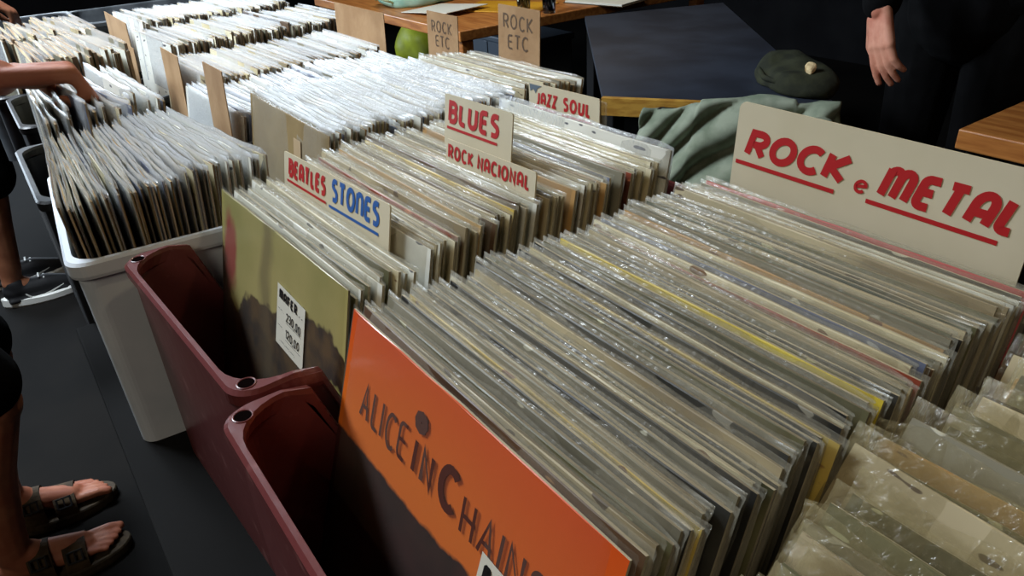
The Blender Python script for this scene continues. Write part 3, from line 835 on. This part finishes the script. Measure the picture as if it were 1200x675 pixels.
o = obj('paper_sheet', bm, WHITE); o.location = (-2.90, 1.82, TB+.002); o.rotation_euler.z = .2; tag(o, 'white paper lying on the wooden table beside the teal bag', 'paper')
bm = bmesh.new(); box(bm, -.22, .22, -.15, .15, 0, .006, .002); o = obj('yellow_folder', bm, mat('yellow_card', srgb(214, 160, 40), .5, .4, srgb(200, 144, 30), 5)); o.location = (-2.72, 2.08, TB+.001); o.rotation_euler.z = .5; tag(o, 'amber yellow folder lying on the wooden table near the drinking glasses', 'folder')
GLASS = mat('clear_glass', (.95, .97, .97, 1), .03, .6, trans=1.0)
for i, (x, y) in enumerate(((-2.50, 2.02), (-2.42, 2.11))):
    t = empty('drinking_glass', (x, y, TB), label=('left clear drinking glass' if i == 0 else 'right clear drinking glass')+' of the pair on the wooden table', cat='glass', group='glasses on the wooden table')
    bm = bmesh.new(); lathe(bm, [(.026, 0), (.030, .004), (.036, .12), (.034, .12), (.028, .012), (.001, .011)], (0, 0, 0), 24); obj('tumbler', bm, GLASS, t, True)
t = empty('notebook', (-2.45, 2.50, TB), (0, 0, .25), 'open brown-edged notebook on the far right end of the wooden table', 'notebook')
bm = bmesh.new(); box(bm, -.17, .0, -.12, .12, 0, .012, .002); box(bm, .0, .17, -.12, .12, 0, .012, .002); obj('pages', bm, WHITE, t)
bm = bmesh.new(); box(bm, -.178, .178, -.127, .127, -.0, .0035, .001); obj('notebook_cover', bm, LEATHER, t)
# lime bag under the wooden table (on a low shelf box)
bm = bmesh.new(); bmesh.ops.create_icosphere(bm, subdivisions=4, radius=.5)
for v in bm.verts: v.co = Vector((v.co.x*.50, v.co.y*.4, v.co.z*.44+.20))
crumple(bm, .04, 6, 8)
for v in bm.verts: v.co.z = max(0, v.co.z)
o = obj('shopping_bag', bm, mat('lime_plastic', srgb(170, 182, 40), .5, .4, srgb(140, 150, 30), 6), smooth=True); o.location = (-4.6, 2.62, FLOOR); tag(o, 'lime green bag standing on the floor under the wooden table', 'bag')
bm = bmesh.new(); box(bm, -.3, .3, -.2, .2, 0, .42, .02); box(bm, -.31, .31, -.21, .21, .40, .44, .01)
for k in (-.1, .1): box(bm, k-.02, k+.02, -.205, .205, .02, .40, .004)
o = obj('storage_box', bm, mat('blue_grey_plastic', srgb(92, 104, 118), .5)); o.location = (-3.55, 2.75, FLOOR); tag(o, 'blue-grey storage box under the wooden table, right of the lime bag', 'box')

# ------------------------------------------------------------------ chair with the jacket over its back
ch = empty('side_chair', (-.80, 1.455, FLOOR), (0, 0, R(32)), 'dark chair hidden under the grey-green jacket', 'chair')
bm = bmesh.new(); box(bm, -.21, .21, -.0, .40, .43, .46, .01); obj('seat', bm, STEEL, ch)
bm = bmesh.new(); box(bm, -.20, .20, -.012, .012, .50, .755, .008); obj('backrest', bm, STEEL, ch)
for sx in (-1, 1):
    bm = bmesh.new(); tube(bm, [(sx*.2, 0, 0), (sx*.2, 0, .74)], .012); obj('leg', bm, STEEL, ch, True)
    bm = bmesh.new(); tube(bm, [(sx*.2, .38, 0), (sx*.2, .38, .44)], .012); obj('leg', bm, STEEL, ch, True)
def jacket_bm():
    bm = bmesh.new(); nu, nv = 90, 60
    grid = []
    for j in range(nv+1):
        t = j/nv; rowv = []
        for i in range(nu+1):
            u = i/nu
            x = -.27+.54*u
            # profile over the chair back: behind, over, then long in front, spreading outwards
            s = t*.55-.12
            if s < 0: y, z = .022+.0*s, .735+s
            elif s < .05: a = s/.05*math.pi; y, z = .022*math.cos(a), .735+.016*math.sin(a)
            else: d = s-.05; y, z = -.022-.16*d-.10*d*(1-u), .735-d*.96
            fr = max(0, (s-.0)/.42)
            f = u*1.0+t*1.0                    # slanting folds
            fold = math.sin(f*23+1.3*math.sin(u*5))*.5+.5
            fold = abs(math.sin(f*15+1.6*math.sin(u*5+t)))**.8
            fold2 = noise.noise(Vector((u*5, t*3, 2)))
            y -= (fold*.085+fold2*.05)*min(1, .25+fr*1.3)
            z += noise.noise(Vector((u*4, t*2, 7)))*.018*(1 if s > -.05 else .3)-.05*(1-u)**2+(.01 if .3 < u < .8 else 0)
            x += math.sin(t*6+u*3)*.012
            if t > .8: z += .05*math.sin(u*7+1)*(t-.8)*4
            rowv.append(bm.verts.new((x, y, z)))
        grid.append(rowv)
    for j in range(nv):
        for i in range(nu): bm.faces.new((grid[j][i], grid[j][i+1], grid[j+1][i+1], grid[j+1][i]))
    return bm
jk = empty('jacket', (-.785, 1.470, FLOOR+.050), (0, 0, R(32)), 'crumpled grey-green jacket hung over a chair between the JAZZ SOUL and ROCK e METAL signs', 'jacket')
o = obj('jacket_body', jacket_bm(), JACKET, jk, True); md = o.modifiers.new('s', 'SOLIDIFY'); md.thickness = .003
def sleeve_tube(bm, pts, rad):
    L_ = tube(bm, pts, rad, 18)
    for v in bm.verts: v.co += noise.noise_vector(v.co*22)*.012
bm = bmesh.new(); sleeve_tube(bm, [(.20, -.05, .70), (.23, -.10, .62), (.235, -.13, .50), (.22, -.15, .38), (.21, -.16, .28)], [.045, .055, .052, .045, .038]); obj('sleeve', bm, JACKET, jk, True)

# dark olive bag with a scrap of paper
bp_ = empty('shoulder_bag', (-.84, 1.80, TB), (0, 0, R(-30)), 'dark olive shoulder bag on the slate table corner behind the ROCK e METAL sign', 'bag')
bm = bmesh.new(); bmesh.ops.create_icosphere(bm, subdivisions=4, radius=.5)
for v in bm.verts: v.co = Vector((v.co.x*.36, v.co.y*.20, v.co.z*.12+.020))
crumple(bm, .022, 13, 4)
for v in bm.verts: v.co.z = max(.002, v.co.z)
OLV = mat('dark_olive_canvas', srgb(50, 52, 36), .9, .2, srgb(36, 38, 28), 20, .5, 60)
obj('bag_body', bm, OLV, bp_, True)
bm = bmesh.new(); tube(bm, [(-.12, -.02, .045), (-.07, -.085, .035), (.0, -.10, .030), (.06, -.09, .032), (.12, -.03, .045)], .008); obj('strap', bm, OLV, bp_, True)
bm = bmesh.new(); bmesh.ops.create_icosphere(bm, subdivisions=3, radius=.014); crumple(bm, .010, 60, 5)
o = obj('crumpled_paper', bm, mat('cream_paper', srgb(210, 186, 140), .8)); o.location = (-.755, 1.735, TB+.072); tag(o, 'small cream scrap of crumpled paper on the dark olive bag', 'paper')

# ------------------------------------------------------------------ people
def limb(bm, a, b, ra, rb, n=14):
    """tapered capsule"""
    a, b = Vector(a), Vector(b); d = (b-a)
    if d.length < 1e-5: d = Vector((0, 0, .001))
    L_ = d.length; d.normalize()
    u = d.orthogonal().normalized(); w = d.cross(u)
    rings = []
    for k in range(1, 5):
        t = -90+90*k/5+0; rings.append((a+d*ra*math.sin(R(t)), ra*math.cos(R(t))))
    for k in range(0, 5):
        s = k/4; rings.append((a+d*L_*s, ra+(rb-ra)*s))
    for k in range(1, 5):
        t = 90*k/5; rings.append((b+d*rb*math.sin(R(t)), rb*math.cos(R(t))))
    R_ = [[p+(u*math.cos(2*math.pi*q/n)+w*math.sin(2*math.pi*q/n))*r for q in range(n)] for p, r in rings]
    loops(bm, R_, True)
def chain(bm, pts, rad):
    for i in range(len(pts)-1): limb(bm, pts[i], pts[i+1], rad[i], rad[i+1])
def ball(bm, c, r, rot=None):
    m = Matrix.Translation(c) @ (rot.to_4x4() if rot else Matrix.Identity(4)) @ Matrix.Diagonal((r[0], r[1], r[2], 1))
    bmesh.ops.create_icosphere(bm, subdivisions=3, radius=1, matrix=m)
def fuse(name, bm, m, parent, voxel, sm=4):
    o = obj(name, bm, m, parent, True)
    r = o.modifiers.new('r', 'REMESH'); r.mode = 'VOXEL'; r.voxel_size = voxel; r.use_smooth_shade = True
    s_ = o.modifiers.new('s', 'SMOOTH'); s_.factor = .5; s_.iterations = sm
    return o

def hand(bm, wrist, fdir, pdir, size=1.0, curl=(.5, .5, .5, .5), spread=.06, thumb=(.4, .6), side=1, bend=1.0):
    """wrist position, finger direction, palm-facing direction; curl per finger 0..1; side=+1 thumb towards +s"""
    f = Vector(fdir).normalized(); pn = Vector(pdir); pn = (pn-f*pn.dot(f)).normalized(); s = f.cross(pn).normalized()*side
    W = Vector(wrist); S = size
    rot = Matrix((f, s, pn)).transposed()
    # palm
    for k, off in enumerate((.028, .010, -.010, -.028)):
        limb(bm, W+s*off*S*.55, W+f*.085*S+s*off*S, .015*S, .0125*S)
    limb(bm, W+s*.012*S, W+f*.045*S+s*.022*S+pn*.006*S, .016*S, .018*S)
    L0 = (.040, .045, .042, .033)
    for k, off in enumerate((.029, .0098, -.0098, -.028)):
        p = W+f*.087*S+s*off*S; ang = 0; d0 = (f+s*(off*spread*18)).normalized()
        pts = [p]; l = L0[k]*S
        for q, (kk, aa) in enumerate(((1, 55), (.66, 75), (.5, 50))):
            ang += aa*curl[k]*bend
            d = d0*math.cos(R(ang))+pn*math.sin(R(ang))
            p = p+d*l*kk; pts.append(p)
        chain(bm, pts, [.0105*S, .0092*S, .0084*S, .0072*S])
    # thumb leaves the side of the palm near its base
    a, b_ = thumb
    p0 = W+f*.022*S+s*.024*S; p1 = W+f*.052*S+s*(.040+.012*a)*S+pn*.016*S
    p2 = p1+(f*.75+s*(.45*a)+pn*b_).normalized()*.034*S; p3 = p2+(f*.8-s*.1+pn*b_).normalized()*.026*S
    chain(bm, [p0, p1, p2, p3], [.0155*S, .0125*S, .0105*S, .0085*S])

def head(bm, c, fwd, k=1.0):
    """skull, jaw, nose, ears, brow, lips around centre c, looking along fwd"""
    f = Vector(fwd).normalized(); s = f.cross(Vector((0, 0, 1))).normalized(); u = s.cross(f)
    rot = Matrix((s, f, u)).transposed()
    c = Vector(c)
    ball(bm, c+u*.02*k, (.075*k, .095*k, .095*k), rot)
    ball(bm, c-u*.045*k+f*.018*k, (.055*k, .068*k, .062*k), rot)
    limb(bm, c+f*.090*k+u*.012*k, c+f*.106*k-u*.022*k, .008*k, .013*k)
    for sg in (-1, 1):
        ball(bm, c+s*sg*.077*k-f*.005*k-u*.005*k, (.008*k, .018*k, .030*k), rot)
        limb(bm, c+f*.084*k+u*.026*k+s*sg*.012*k, c+f*.076*k+u*.028*k+s*sg*.045*k, .009*k, .007*k)
        ball(bm, c+f*.079*k+u*.010*k+s*sg*.031*k, (.013*k, .008*k, .008*k), rot)
    limb(bm, c+f*.083*k-u*.050*k-s*.020*k, c+f*.083*k-u*.050*k+s*.020*k, .007*k, .007*k)
    ball(bm, c+f*.078*k-u*.083*k, (.02*k, .016*k, .016*k), rot)

def hair(c, fwd, parent, k=1.0):
    f = Vector(fwd).normalized(); s = f.cross(Vector((0, 0, 1))).normalized(); u = s.cross(f)
    rot = Matrix((s, f, u)).transposed(); c = Vector(c)
    bm = bmesh.new(); ball(bm, c+u*.035*k-f*.014*k, (.082*k, .098*k, .092*k), rot); ball(bm, c-f*.045*k-u*.015*k, (.072*k, .055*k, .07*k), rot)
    fuse('hair', bm, HAIR, parent, .006, 2)

def foot(bm, ankle, toe_dir, L_=.25, side=1, floor=0, lift=.03, toes=True):
    """bare foot from heel to five toes; ankle above heel"""
    d = Vector(toe_dir).normalized(); s = Vector((d.y, -d.x, 0))*side       # s = towards the big toe
    A = Vector(ankle); g = floor+lift
    heel = Vector((A.x, A.y, 0))-d*.045
    P = lambda a, b, z: Vector((heel.x, heel.y, 0))+d*a+s*b+Vector((0, 0, g+z))
    limb(bm, P(.035, 0, .03), P(.07, 0, .05), .032, .034); limb(bm, A, P(.06, 0, .045), .036, .036)
    limb(bm, P(.06, 0, .045), P(.17, .012, .022), .034, .022); limb(bm, P(.06, -.005, .030), P(.165, -.022, .016), .030, .016)
    limb(bm, P(.10, .0, .035), P(.18, -.004, .018), .030, .018)
    if toes:
        for k, (b, l, r) in enumerate(((.029, .250, .0115), (.009, .247, .0072), (-.006, .239, .0068), (-.020, .229, .0065), (-.033, .217, .0062))):
            chain(bm, [P(.17, b*.85, .014), P(l*L_/.25-.022, b, .015), P(l*L_/.25, b, .009)], [.014, r, r*.95])

# --- person 1: shorts and strapped sandals, reaching over the records with the right hand
p1 = empty('person', (-1.28, -.46, FLOOR), label='person in black shorts and brown two-strap sandals, hand reaching into the records', cat='person')
O = Vector((1.28, .46, -FLOOR))          # world -> local
def W(x, y, z): return Vector((x, y, z))+O
bm = bmesh.new()
hipc = (-1.27, -.62, -.10)
feet = ((-1.125, -.468, 1), (-1.330, -.462, -1))        # right (near), left (far)
for (fx, fy, sd) in feet:
    knee = (fx-.005, -.385, -.60)
    ank = (fx, fy, FLOOR+.10)
    chain(bm, [W(fx-.01, -.57, -.17), W(*knee)], [.085, .060])
    chain(bm, [W(*knee), W(fx, -.440, -.74), W(fx, -.462, -.88), W(*ank)], [.056, .056, .044, .036])
    foot(bm, W(*ank), (.10*(1 if sd > 0 else .9), 1, 0), .25, -sd, 0, .028)
chain(bm, [W(*hipc), W(-1.27, -.60, .10), W(-1.27, -.56, .30)], [.14, .13, .15])
limb(bm, W(-1.43, -.57, .36), W(-1.11, -.55, .36), .07, .07)
limb(bm, W(-1.27, -.56, .40), W(-1.27, -.52, .52), .055, .052)
sh = W(-1.09, -.55, .36)
elb = W(-1.02, -.50, .09); wr_ = W(-.895, -.160, .062)
chain(bm, [sh, elb], [.055, .043]); chain(bm, [elb, elb.lerp(wr_, .4), wr_], [.043, .041, .028])
hand(bm, wr_, (.06, 1, -.08), (.05, -.1, -1), 1.12, (1.0, 1.0, 1.0, 1.0), .02, (.1, 1.0), 1, 1.15)
sh2 = W(-1.45, -.57, .36); e2 = W(-1.50, -.60, .06); w2 = W(-1.46, -.48, -.17)
chain(bm, [sh2, e2, w2], [.055, .043, .028]); hand(bm, w2, (0, .35, -1), (1, 0, 0), 1.0, (.4, .4, .45, .5), .04, (.4, .5), 1)
HC = W(-1.26, -.46, .63)
head(bm, HC, (.15, 1, -.55))
fuse('body', bm, SKIN, p1, .0035, 4)
hair(HC, (.15, 1, -.55), p1)
bm = bmesh.new()
for (fx, fy, sd) in feet: limb(bm, W(fx-.01, -.57, -.19), W(fx-.005, -.395, -.545), .112, .086)
limb(bm, W(-1.35, -.60, -.08), W(-1.19, -.60, -.08), .125, .125)
o = fuse('shorts', bm, CLOTHB, p1, .008, 3)
bm = bmesh.new()
chain(bm, [W(-1.27, -.61, -.06), W(-1.27, -.60, .12), W(-1.27, -.56, .30)], [.165, .155, .175]); limb(bm, W(-1.43, -.57, .35), W(-1.11, -.55, .35), .09, .09)
limb(bm, sh, sh.lerp(elb, .6), .08, .066); limb(bm, sh2, sh2.lerp(e2, .6), .08, .066)
fuse('t_shirt', bm, CLOTHN, p1, .009, 4)

def outline(L_, wd):
    P = []
    for k in range(28):
        a = 2*math.pi*k/28; y = math.cos(a); x = math.sin(a)
        w_ = wd*(.5+.08*y-.04*(y*y)); P.append((x*w_*(1.06 if x > 0 else .95), L_/2*y))
    return P
for (fx, fy, sd), lab in zip(feet, ('brown sandal with two buckled straps, on the foot nearer the crates\' front', 'brown sandal on the foot further back, toe of the other sandal beside it')):
    ang = -math.atan2(.10, 1)
    t = empty('sandal', (fx+.009, fy+.082, FLOOR), (0, 0, ang), lab, 'sandal', None)
    bm = bmesh.new(); P0 = outline(.282, .112)
    loops(bm, [[(x*.96, y*.98, .0) for x, y in P0], [(x, y, .008) for x, y in P0], [(x, y, .022) for x, y in P0], [(x*.96, y*.985, .026) for x, y in P0]], True)
    obj('sole', bm, SOLE, t, False)
    for (y0, y1, hgt) in ((.005, .052, .072), (-.062, -.016, .098)):
        bm = bmesh.new(); rings = []
        for q in range(17):
            a = math.pi*q/16
            xx = math.cos(a)*(.052 if y0 > 0 else .048); zz = .014+math.sin(a)**.8*(hgt-.014)
            nx_, nz_ = math.cos(a), math.sin(a)
            rings.append([(xx, y0, zz), (xx, y1, zz-.008*math.sin(a)), (xx+nx_*.004, y1, zz+nz_*.004-.008*math.sin(a)), (xx+nx_*.004, y0, zz+nz_*.004)])
        loops(bm, rings, True); st = obj('strap', bm, LEATHER, t)
        bm = bmesh.new(); cx = .040*1; zc = .014+(math.sin(R(40))**.8)*(hgt-.014)
        Mx = Matrix.Translation((.046, (y0+y1)/2, zc+.006)) @ Matrix.Rotation(R(52), 4, 'Y')
        for (a0, a1, b0_, b1) in ((-.014, .014, -.017, -.013), (-.014, .014, .013, .017), (-.014, -.010, -.017, .017), (.010, .014, -.017, .017), (-.012, .012, -.0015, .0015)):
            box(bm, a0, a1, b0_, b1, -.002, .003, .0008, 0, Mx)
        obj('buckle', bm, SHOEB, st)

# --- person 2: black trousers cut at the knee, black and white trainer
p2 = empty('person', (-2.74, -.36, FLOOR), label='person in black shorts and black-and-white trainers at the far left', cat='person')
O = Vector((2.74, .36, -FLOOR))
bm = bmesh.new()
feet2 = ((-2.66, -.335, 1), (-2.86, -.36, -1))
for (fx, fy, sd) in feet2:
    kn = W(fx, fy+.055, -.60)
    chain(bm, [W(fx, -.30, -.16), kn], [.085, .058]); chain(bm, [kn, W(fx, fy+.025, -.74), W(fx, fy+.01, -.92), W(fx, fy, FLOOR+.09)], [.055, .056, .040, .033])
    foot(bm, W(fx, fy, FLOOR+.09), (.05, 1, 0), .23, -sd, 0, .025, False)
chain(bm, [W(-2.76, -.30, -.08), W(-2.76, -.30, .14), W(-2.76, -.27, .34)], [.13, .12, .14]); limb(bm, W(-2.93, -.27, .40), W(-2.59, -.27, .40), .07, .07)
limb(bm, W(-2.76, -.27, .42), W(-2.76, -.24, .54), .055, .052)
s1 = W(-2.58, -.27, .40); e1 = W(-2.38, -.36, .20); w1 = W(-2.22, -.155, .045)
chain(bm, [s1, e1, w1], [.055, .043, .028]); hand(bm, w1, (.2, 1, -.15), (0, -.1, -1), 1.0, (.6, .6, .6, .6), .03, (.3, .6), 1)
s2 = W(-2.95, -.28, .40); e2 = W(-3.0, -.30, .10); w2 = W(-2.95, -.16, -.12)
chain(bm, [s2, e2, w2], [.055, .043, .028]); hand(bm, w2, (0, .4, -1), (1, 0, 0), 1.0, (.4, .4, .45, .5), .04, (.4, .5), 1)
HC = W(-2.76, -.18, .66); head(bm, HC, (.1, 1, -.5)); fuse('body', bm, SKIN3, p2, .006, 4); hair(HC, (.1, 1, -.5), p2)
bm = bmesh.new()
for (fx, fy, sd) in feet2: limb(bm, W(fx, -.30, -.18), W(fx, fy+.055, -.56), .115, .098)
limb(bm, W(-2.86, -.30, -.08), W(-2.68, -.30, -.08), .13, .13); fuse('shorts', bm, CLOTHB, p2, .009, 3)
bm = bmesh.new(); chain(bm, [W(-2.76, -.30, -.04), W(-2.76, -.30, .14), W(-2.76, -.27, .33)], [.16, .15, .17]); limb(bm, W(-2.93, -.27, .39), W(-2.59, -.27, .39), .09, .09)
limb(bm, s1, s1.lerp(e1, .6), .08, .066); limb(bm, s2, s2.lerp(e2, .6), .08, .066); fuse('t_shirt', bm, CLOTHN, p2, .01, 4)
for (fx, fy, sd), lab in zip(feet2, ('black trainer with white sole and curved side stripe, beyond the white bin', 'black trainer on the further foot, mostly hidden at the left edge')):
    t = empty('trainer', (fx+.004, fy+.085, FLOOR), (0, 0, -.05), lab, 'shoe')
    bm = bmesh.new(); P0 = outline(.285, .108)
    loops(bm, [[(x*.97, y*.985, 0) for x, y in P0], [(x*1.03, y*1.01, .006) for x, y in P0], [(x*1.02, y, .026+.008*max(0, -y)/.14) for x, y in P0], [(x*.9, y*.95, .030) for x, y in P0]], True)
    obj('sole', bm, SHOEW, t)
    bm = bmesh.new(); limb(bm, (0, .10, .036), (0, .02, .052), .030, .040); limb(bm, (0, .02, .050), (0, -.09, .055), .038, .040); limb(bm, (0, -.075, .06), (0, -.08, .085), .042, .040)
    box(bm, -.045, .045, -.12, .09, .016, .036, .01)
    up_ = fuse('upper', bm, SHOEB, t, .006, 3)
    bm = bmesh.new()
    for k in range(5): box(bm, -.020, .020, .0+k*.016, .006+k*.016, .092-k*.008, .096-k*.008, .001)
    obj('laces', bm, SHOEW, t)
    bm = bmesh.new()
    pts = [(-.055, .048), (-.038, .028), (-.010, .024), (.030, .034), (.075, .050)]
    Pp = lambda u, v: (.0475-.10*max(0, u-.02)**1.0*.5+.0005, u, v)
    rib = [(.0, .006), (.0, .010), (.0, .009), (.0, .006), (.0, .002)]
    L_ = [(bm.verts.new(Pp(u, v-w_[1]/2)), bm.verts.new(Pp(u, v+w_[1]/2))) for (u, v), w_ in zip(pts, rib)]
    for (a, b), (c_, d) in zip(L_, L_[1:]): bm.faces.new((a, b, d, c_))
    o = obj('side_stripe', bm, SHOEW, t); md = o.modifiers.new('s', 'SOLIDIFY'); md.thickness = .003

# --- person 3: dark clothes behind the big sign, one hand hanging
p3 = empty('person', (-.52, 2.25, FLOOR), label='person in black clothes behind the ROCK e METAL sign, one hand hanging', cat='person')
O = Vector((.52, -2.25, -FLOOR))
bm = bmesh.new()
for sx in (-.11, .11):
    chain(bm, [W(-.56+sx, 2.22, -.14), W(-.56+sx, 2.20, -.60), W(-.56+sx, 2.24, FLOOR+.10)], [.085, .058, .038]); foot(bm, W(-.56+sx, 2.24, FLOOR+.10), (-.1, -1, 0), .25, 1, 0, .02, False)
chain(bm, [W(-.56, 2.22, -.06), W(-.56, 2.22, .14), W(-.56, 2.20, .34)], [.14, .13, .15]); limb(bm, W(-.74, 2.20, .38), W(-.38, 2.20, .38), .07, .07); limb(bm, W(-.56, 2.20, .40), W(-.56, 2.16, .54), .056, .052)
s1 = W(-.76, 2.18, .38); e1 = W(-.74, 2.04, .12); w1 = W(-.615, 1.800, -.075)
chain(bm, [s1, e1, w1], [.055, .043, .029]); hand(bm, w1, (.30, -.12, -1), (.35, .9, -.05), 1.12, (.12, .20, .22, .28), .11, (.9, .2), -1)
s2 = W(-.36, 2.20, .38); e2 = W(-.33, 2.30, .08); w2 = W(-.46, 2.44, -.10)
chain(bm, [s2, e2, w2], [.055, .043, .029]); hand(bm, w2, (0, -.4, -1), (-1, 0, 0), 1.0, (.4, .4, .45, .5), .04, (.4, .5), 1)
HC = W(-.56, 2.08, .67); head(bm, HC, (-.1, -1, -.4)); fuse('body', bm, SKIN2, p3, .0038, 3); hair(HC, (-.1, -1, -.4), p3)
bm = bmesh.new()
for sx in (-.11, .11): chain(bm, [W(-.56+sx, 2.22, -.14), W(-.56+sx, 2.20, -.60), W(-.56+sx, 2.24, FLOOR+.12)], [.115, .085, .07])
limb(bm, W(-.64, 2.22, -.05), W(-.48, 2.22, -.05), .145, .145); fuse('trousers', bm, CLOTHB, p3, .01, 3)
bm = bmesh.new(); chain(bm, [W(-.56, 2.22, -.10), W(-.56, 2.22, .14), W(-.56, 2.20, .32)], [.19, .175, .19]); limb(bm, W(-.74, 2.20, .37), W(-.38, 2.20, .37), .095, .095)
chain(bm, [s1, e1, e1.lerp(w1, .93)], [.085, .065, .050]); chain(bm, [s2, e2, e2.lerp(w2, .9)], [.085, .065, .050]); fuse('hooded_top', bm, CLOTHB, p3, .010, 4)
bm = bmesh.new()
for sx in (-.11, .11):
    limb(bm, W(-.56+sx, 2.20, FLOOR+.045), W(-.575+sx, 2.06, FLOOR+.04), .05, .044); box(bm, sx-.095, sx-.005, -.24, .03, .0, .022, .008)
o = fuse('shoes', bm, SHOEB, p3, .008, 2)

# ------------------------------------------------------------------ light
def area(name, loc, rot, sx, sy, power, col):
    l = bpy.data.lights.new(name, 'AREA'); l.shape = 'RECTANGLE'; l.size = sx; l.size_y = sy; l.energy = power; l.color = col
    o = bpy.data.objects.new(name, l); C.objects.link(o); o.location = loc; o.rotation_euler = rot; return o
area('daylight_window', (X0-.05, (WY0+WY1)/2, (WZ0+WZ1)/2), (0, R(-90), 0), WZ1-WZ0, WY1-WY0, 340, (.74, .87, 1.0))
area('ceiling_panel_far', (-2.1, -.55, 1.72), (R(8), R(-6), 0), .9, 1.2, 290, (.82, .91, 1.0))
area('soft_fill_left', (1.0, -1.7, 1.68), (R(32), R(22), 0), 1.4, 1.0, 27, (1, .86, .66))  # added soft fill for cover fronts and bin face, not a known fitting
def spot(name, loc, tgt, power, col, size, blend=.6, r=.05):
    l = bpy.data.lights.new(name, 'SPOT'); l.energy = power; l.color = col; l.spot_size = R(size); l.spot_blend = blend; l.shadow_soft_size = r
    o = bpy.data.objects.new(name, l); C.objects.link(o); o.location = loc
    o.rotation_euler = (Vector(tgt)-Vector(loc)).to_track_quat('-Z', 'Y').to_euler(); return o
spot('warm_spot', (-1.6, 1.0, 1.65), (-.2, .3, 0), 46, (1, .80, .52), 75)
spot('warm_spot', (.5, 1.0, 1.65), (.3, .2, 0), 26, (1, .76, .46), 70)
spot('warm_spot', (.75, -1.15, 1.65), (.5, .25, 0), 9, (1, .72, .34), 45, r=.02)  # added only to put warm glints on the loose sleeves
spot('warm_spot', (-2.9, 2.6, 1.65), (-2.7, 2.0, -.3), 60, (1, .82, .6), 80)
w = bpy.data.worlds.new('w'); sc.world = w; w.use_nodes = True
w.node_tree.nodes['Background'].inputs[0].default_value = (.55, .6, .7, 1); w.node_tree.nodes['Background'].inputs[1].default_value = .25

# ------------------------------------------------------------------ camera
CAM = (0.49316012, -0.18338826, 0.30079046); YAW, PIT, ROL = 145.7131326, 29.63743597, -3.3869823
ca, sa, cb, sb = math.cos(R(YAW)), math.sin(R(YAW)), math.cos(R(PIT)), math.sin(R(PIT))
fw = Vector((cb*ca, cb*sa, -sb)); rt = Vector((sa, -ca, 0)); up = rt.cross(fw)
r2 = rt*math.cos(R(ROL))+up*math.sin(R(ROL)); u2 = -rt*math.sin(R(ROL))+up*math.cos(R(ROL))
cd = bpy.data.cameras.new('camera'); cd.sensor_width = 36; cd.lens = 867.44/1200*36; cd.clip_start = .02
cam = bpy.data.objects.new('camera', cd); C.objects.link(cam)
M = Matrix((r2, u2, -fw)).transposed().to_4x4(); M.translation = Vector(CAM); cam.matrix_world = M
sc.camera = cam
for o in sc.objects:
    if o.parent is None: o.location.z += 1.07
sc.view_settings.view_transform = 'Standard'; sc.view_settings.look = 'None'; sc.view_settings.gamma = 1
sc.view_settings.use_curve_mapping = False; sc.view_settings.exposure = -0.42
sc.cycles.transparent_max_bounces = 24
sc.cycles.max_bounces = 8
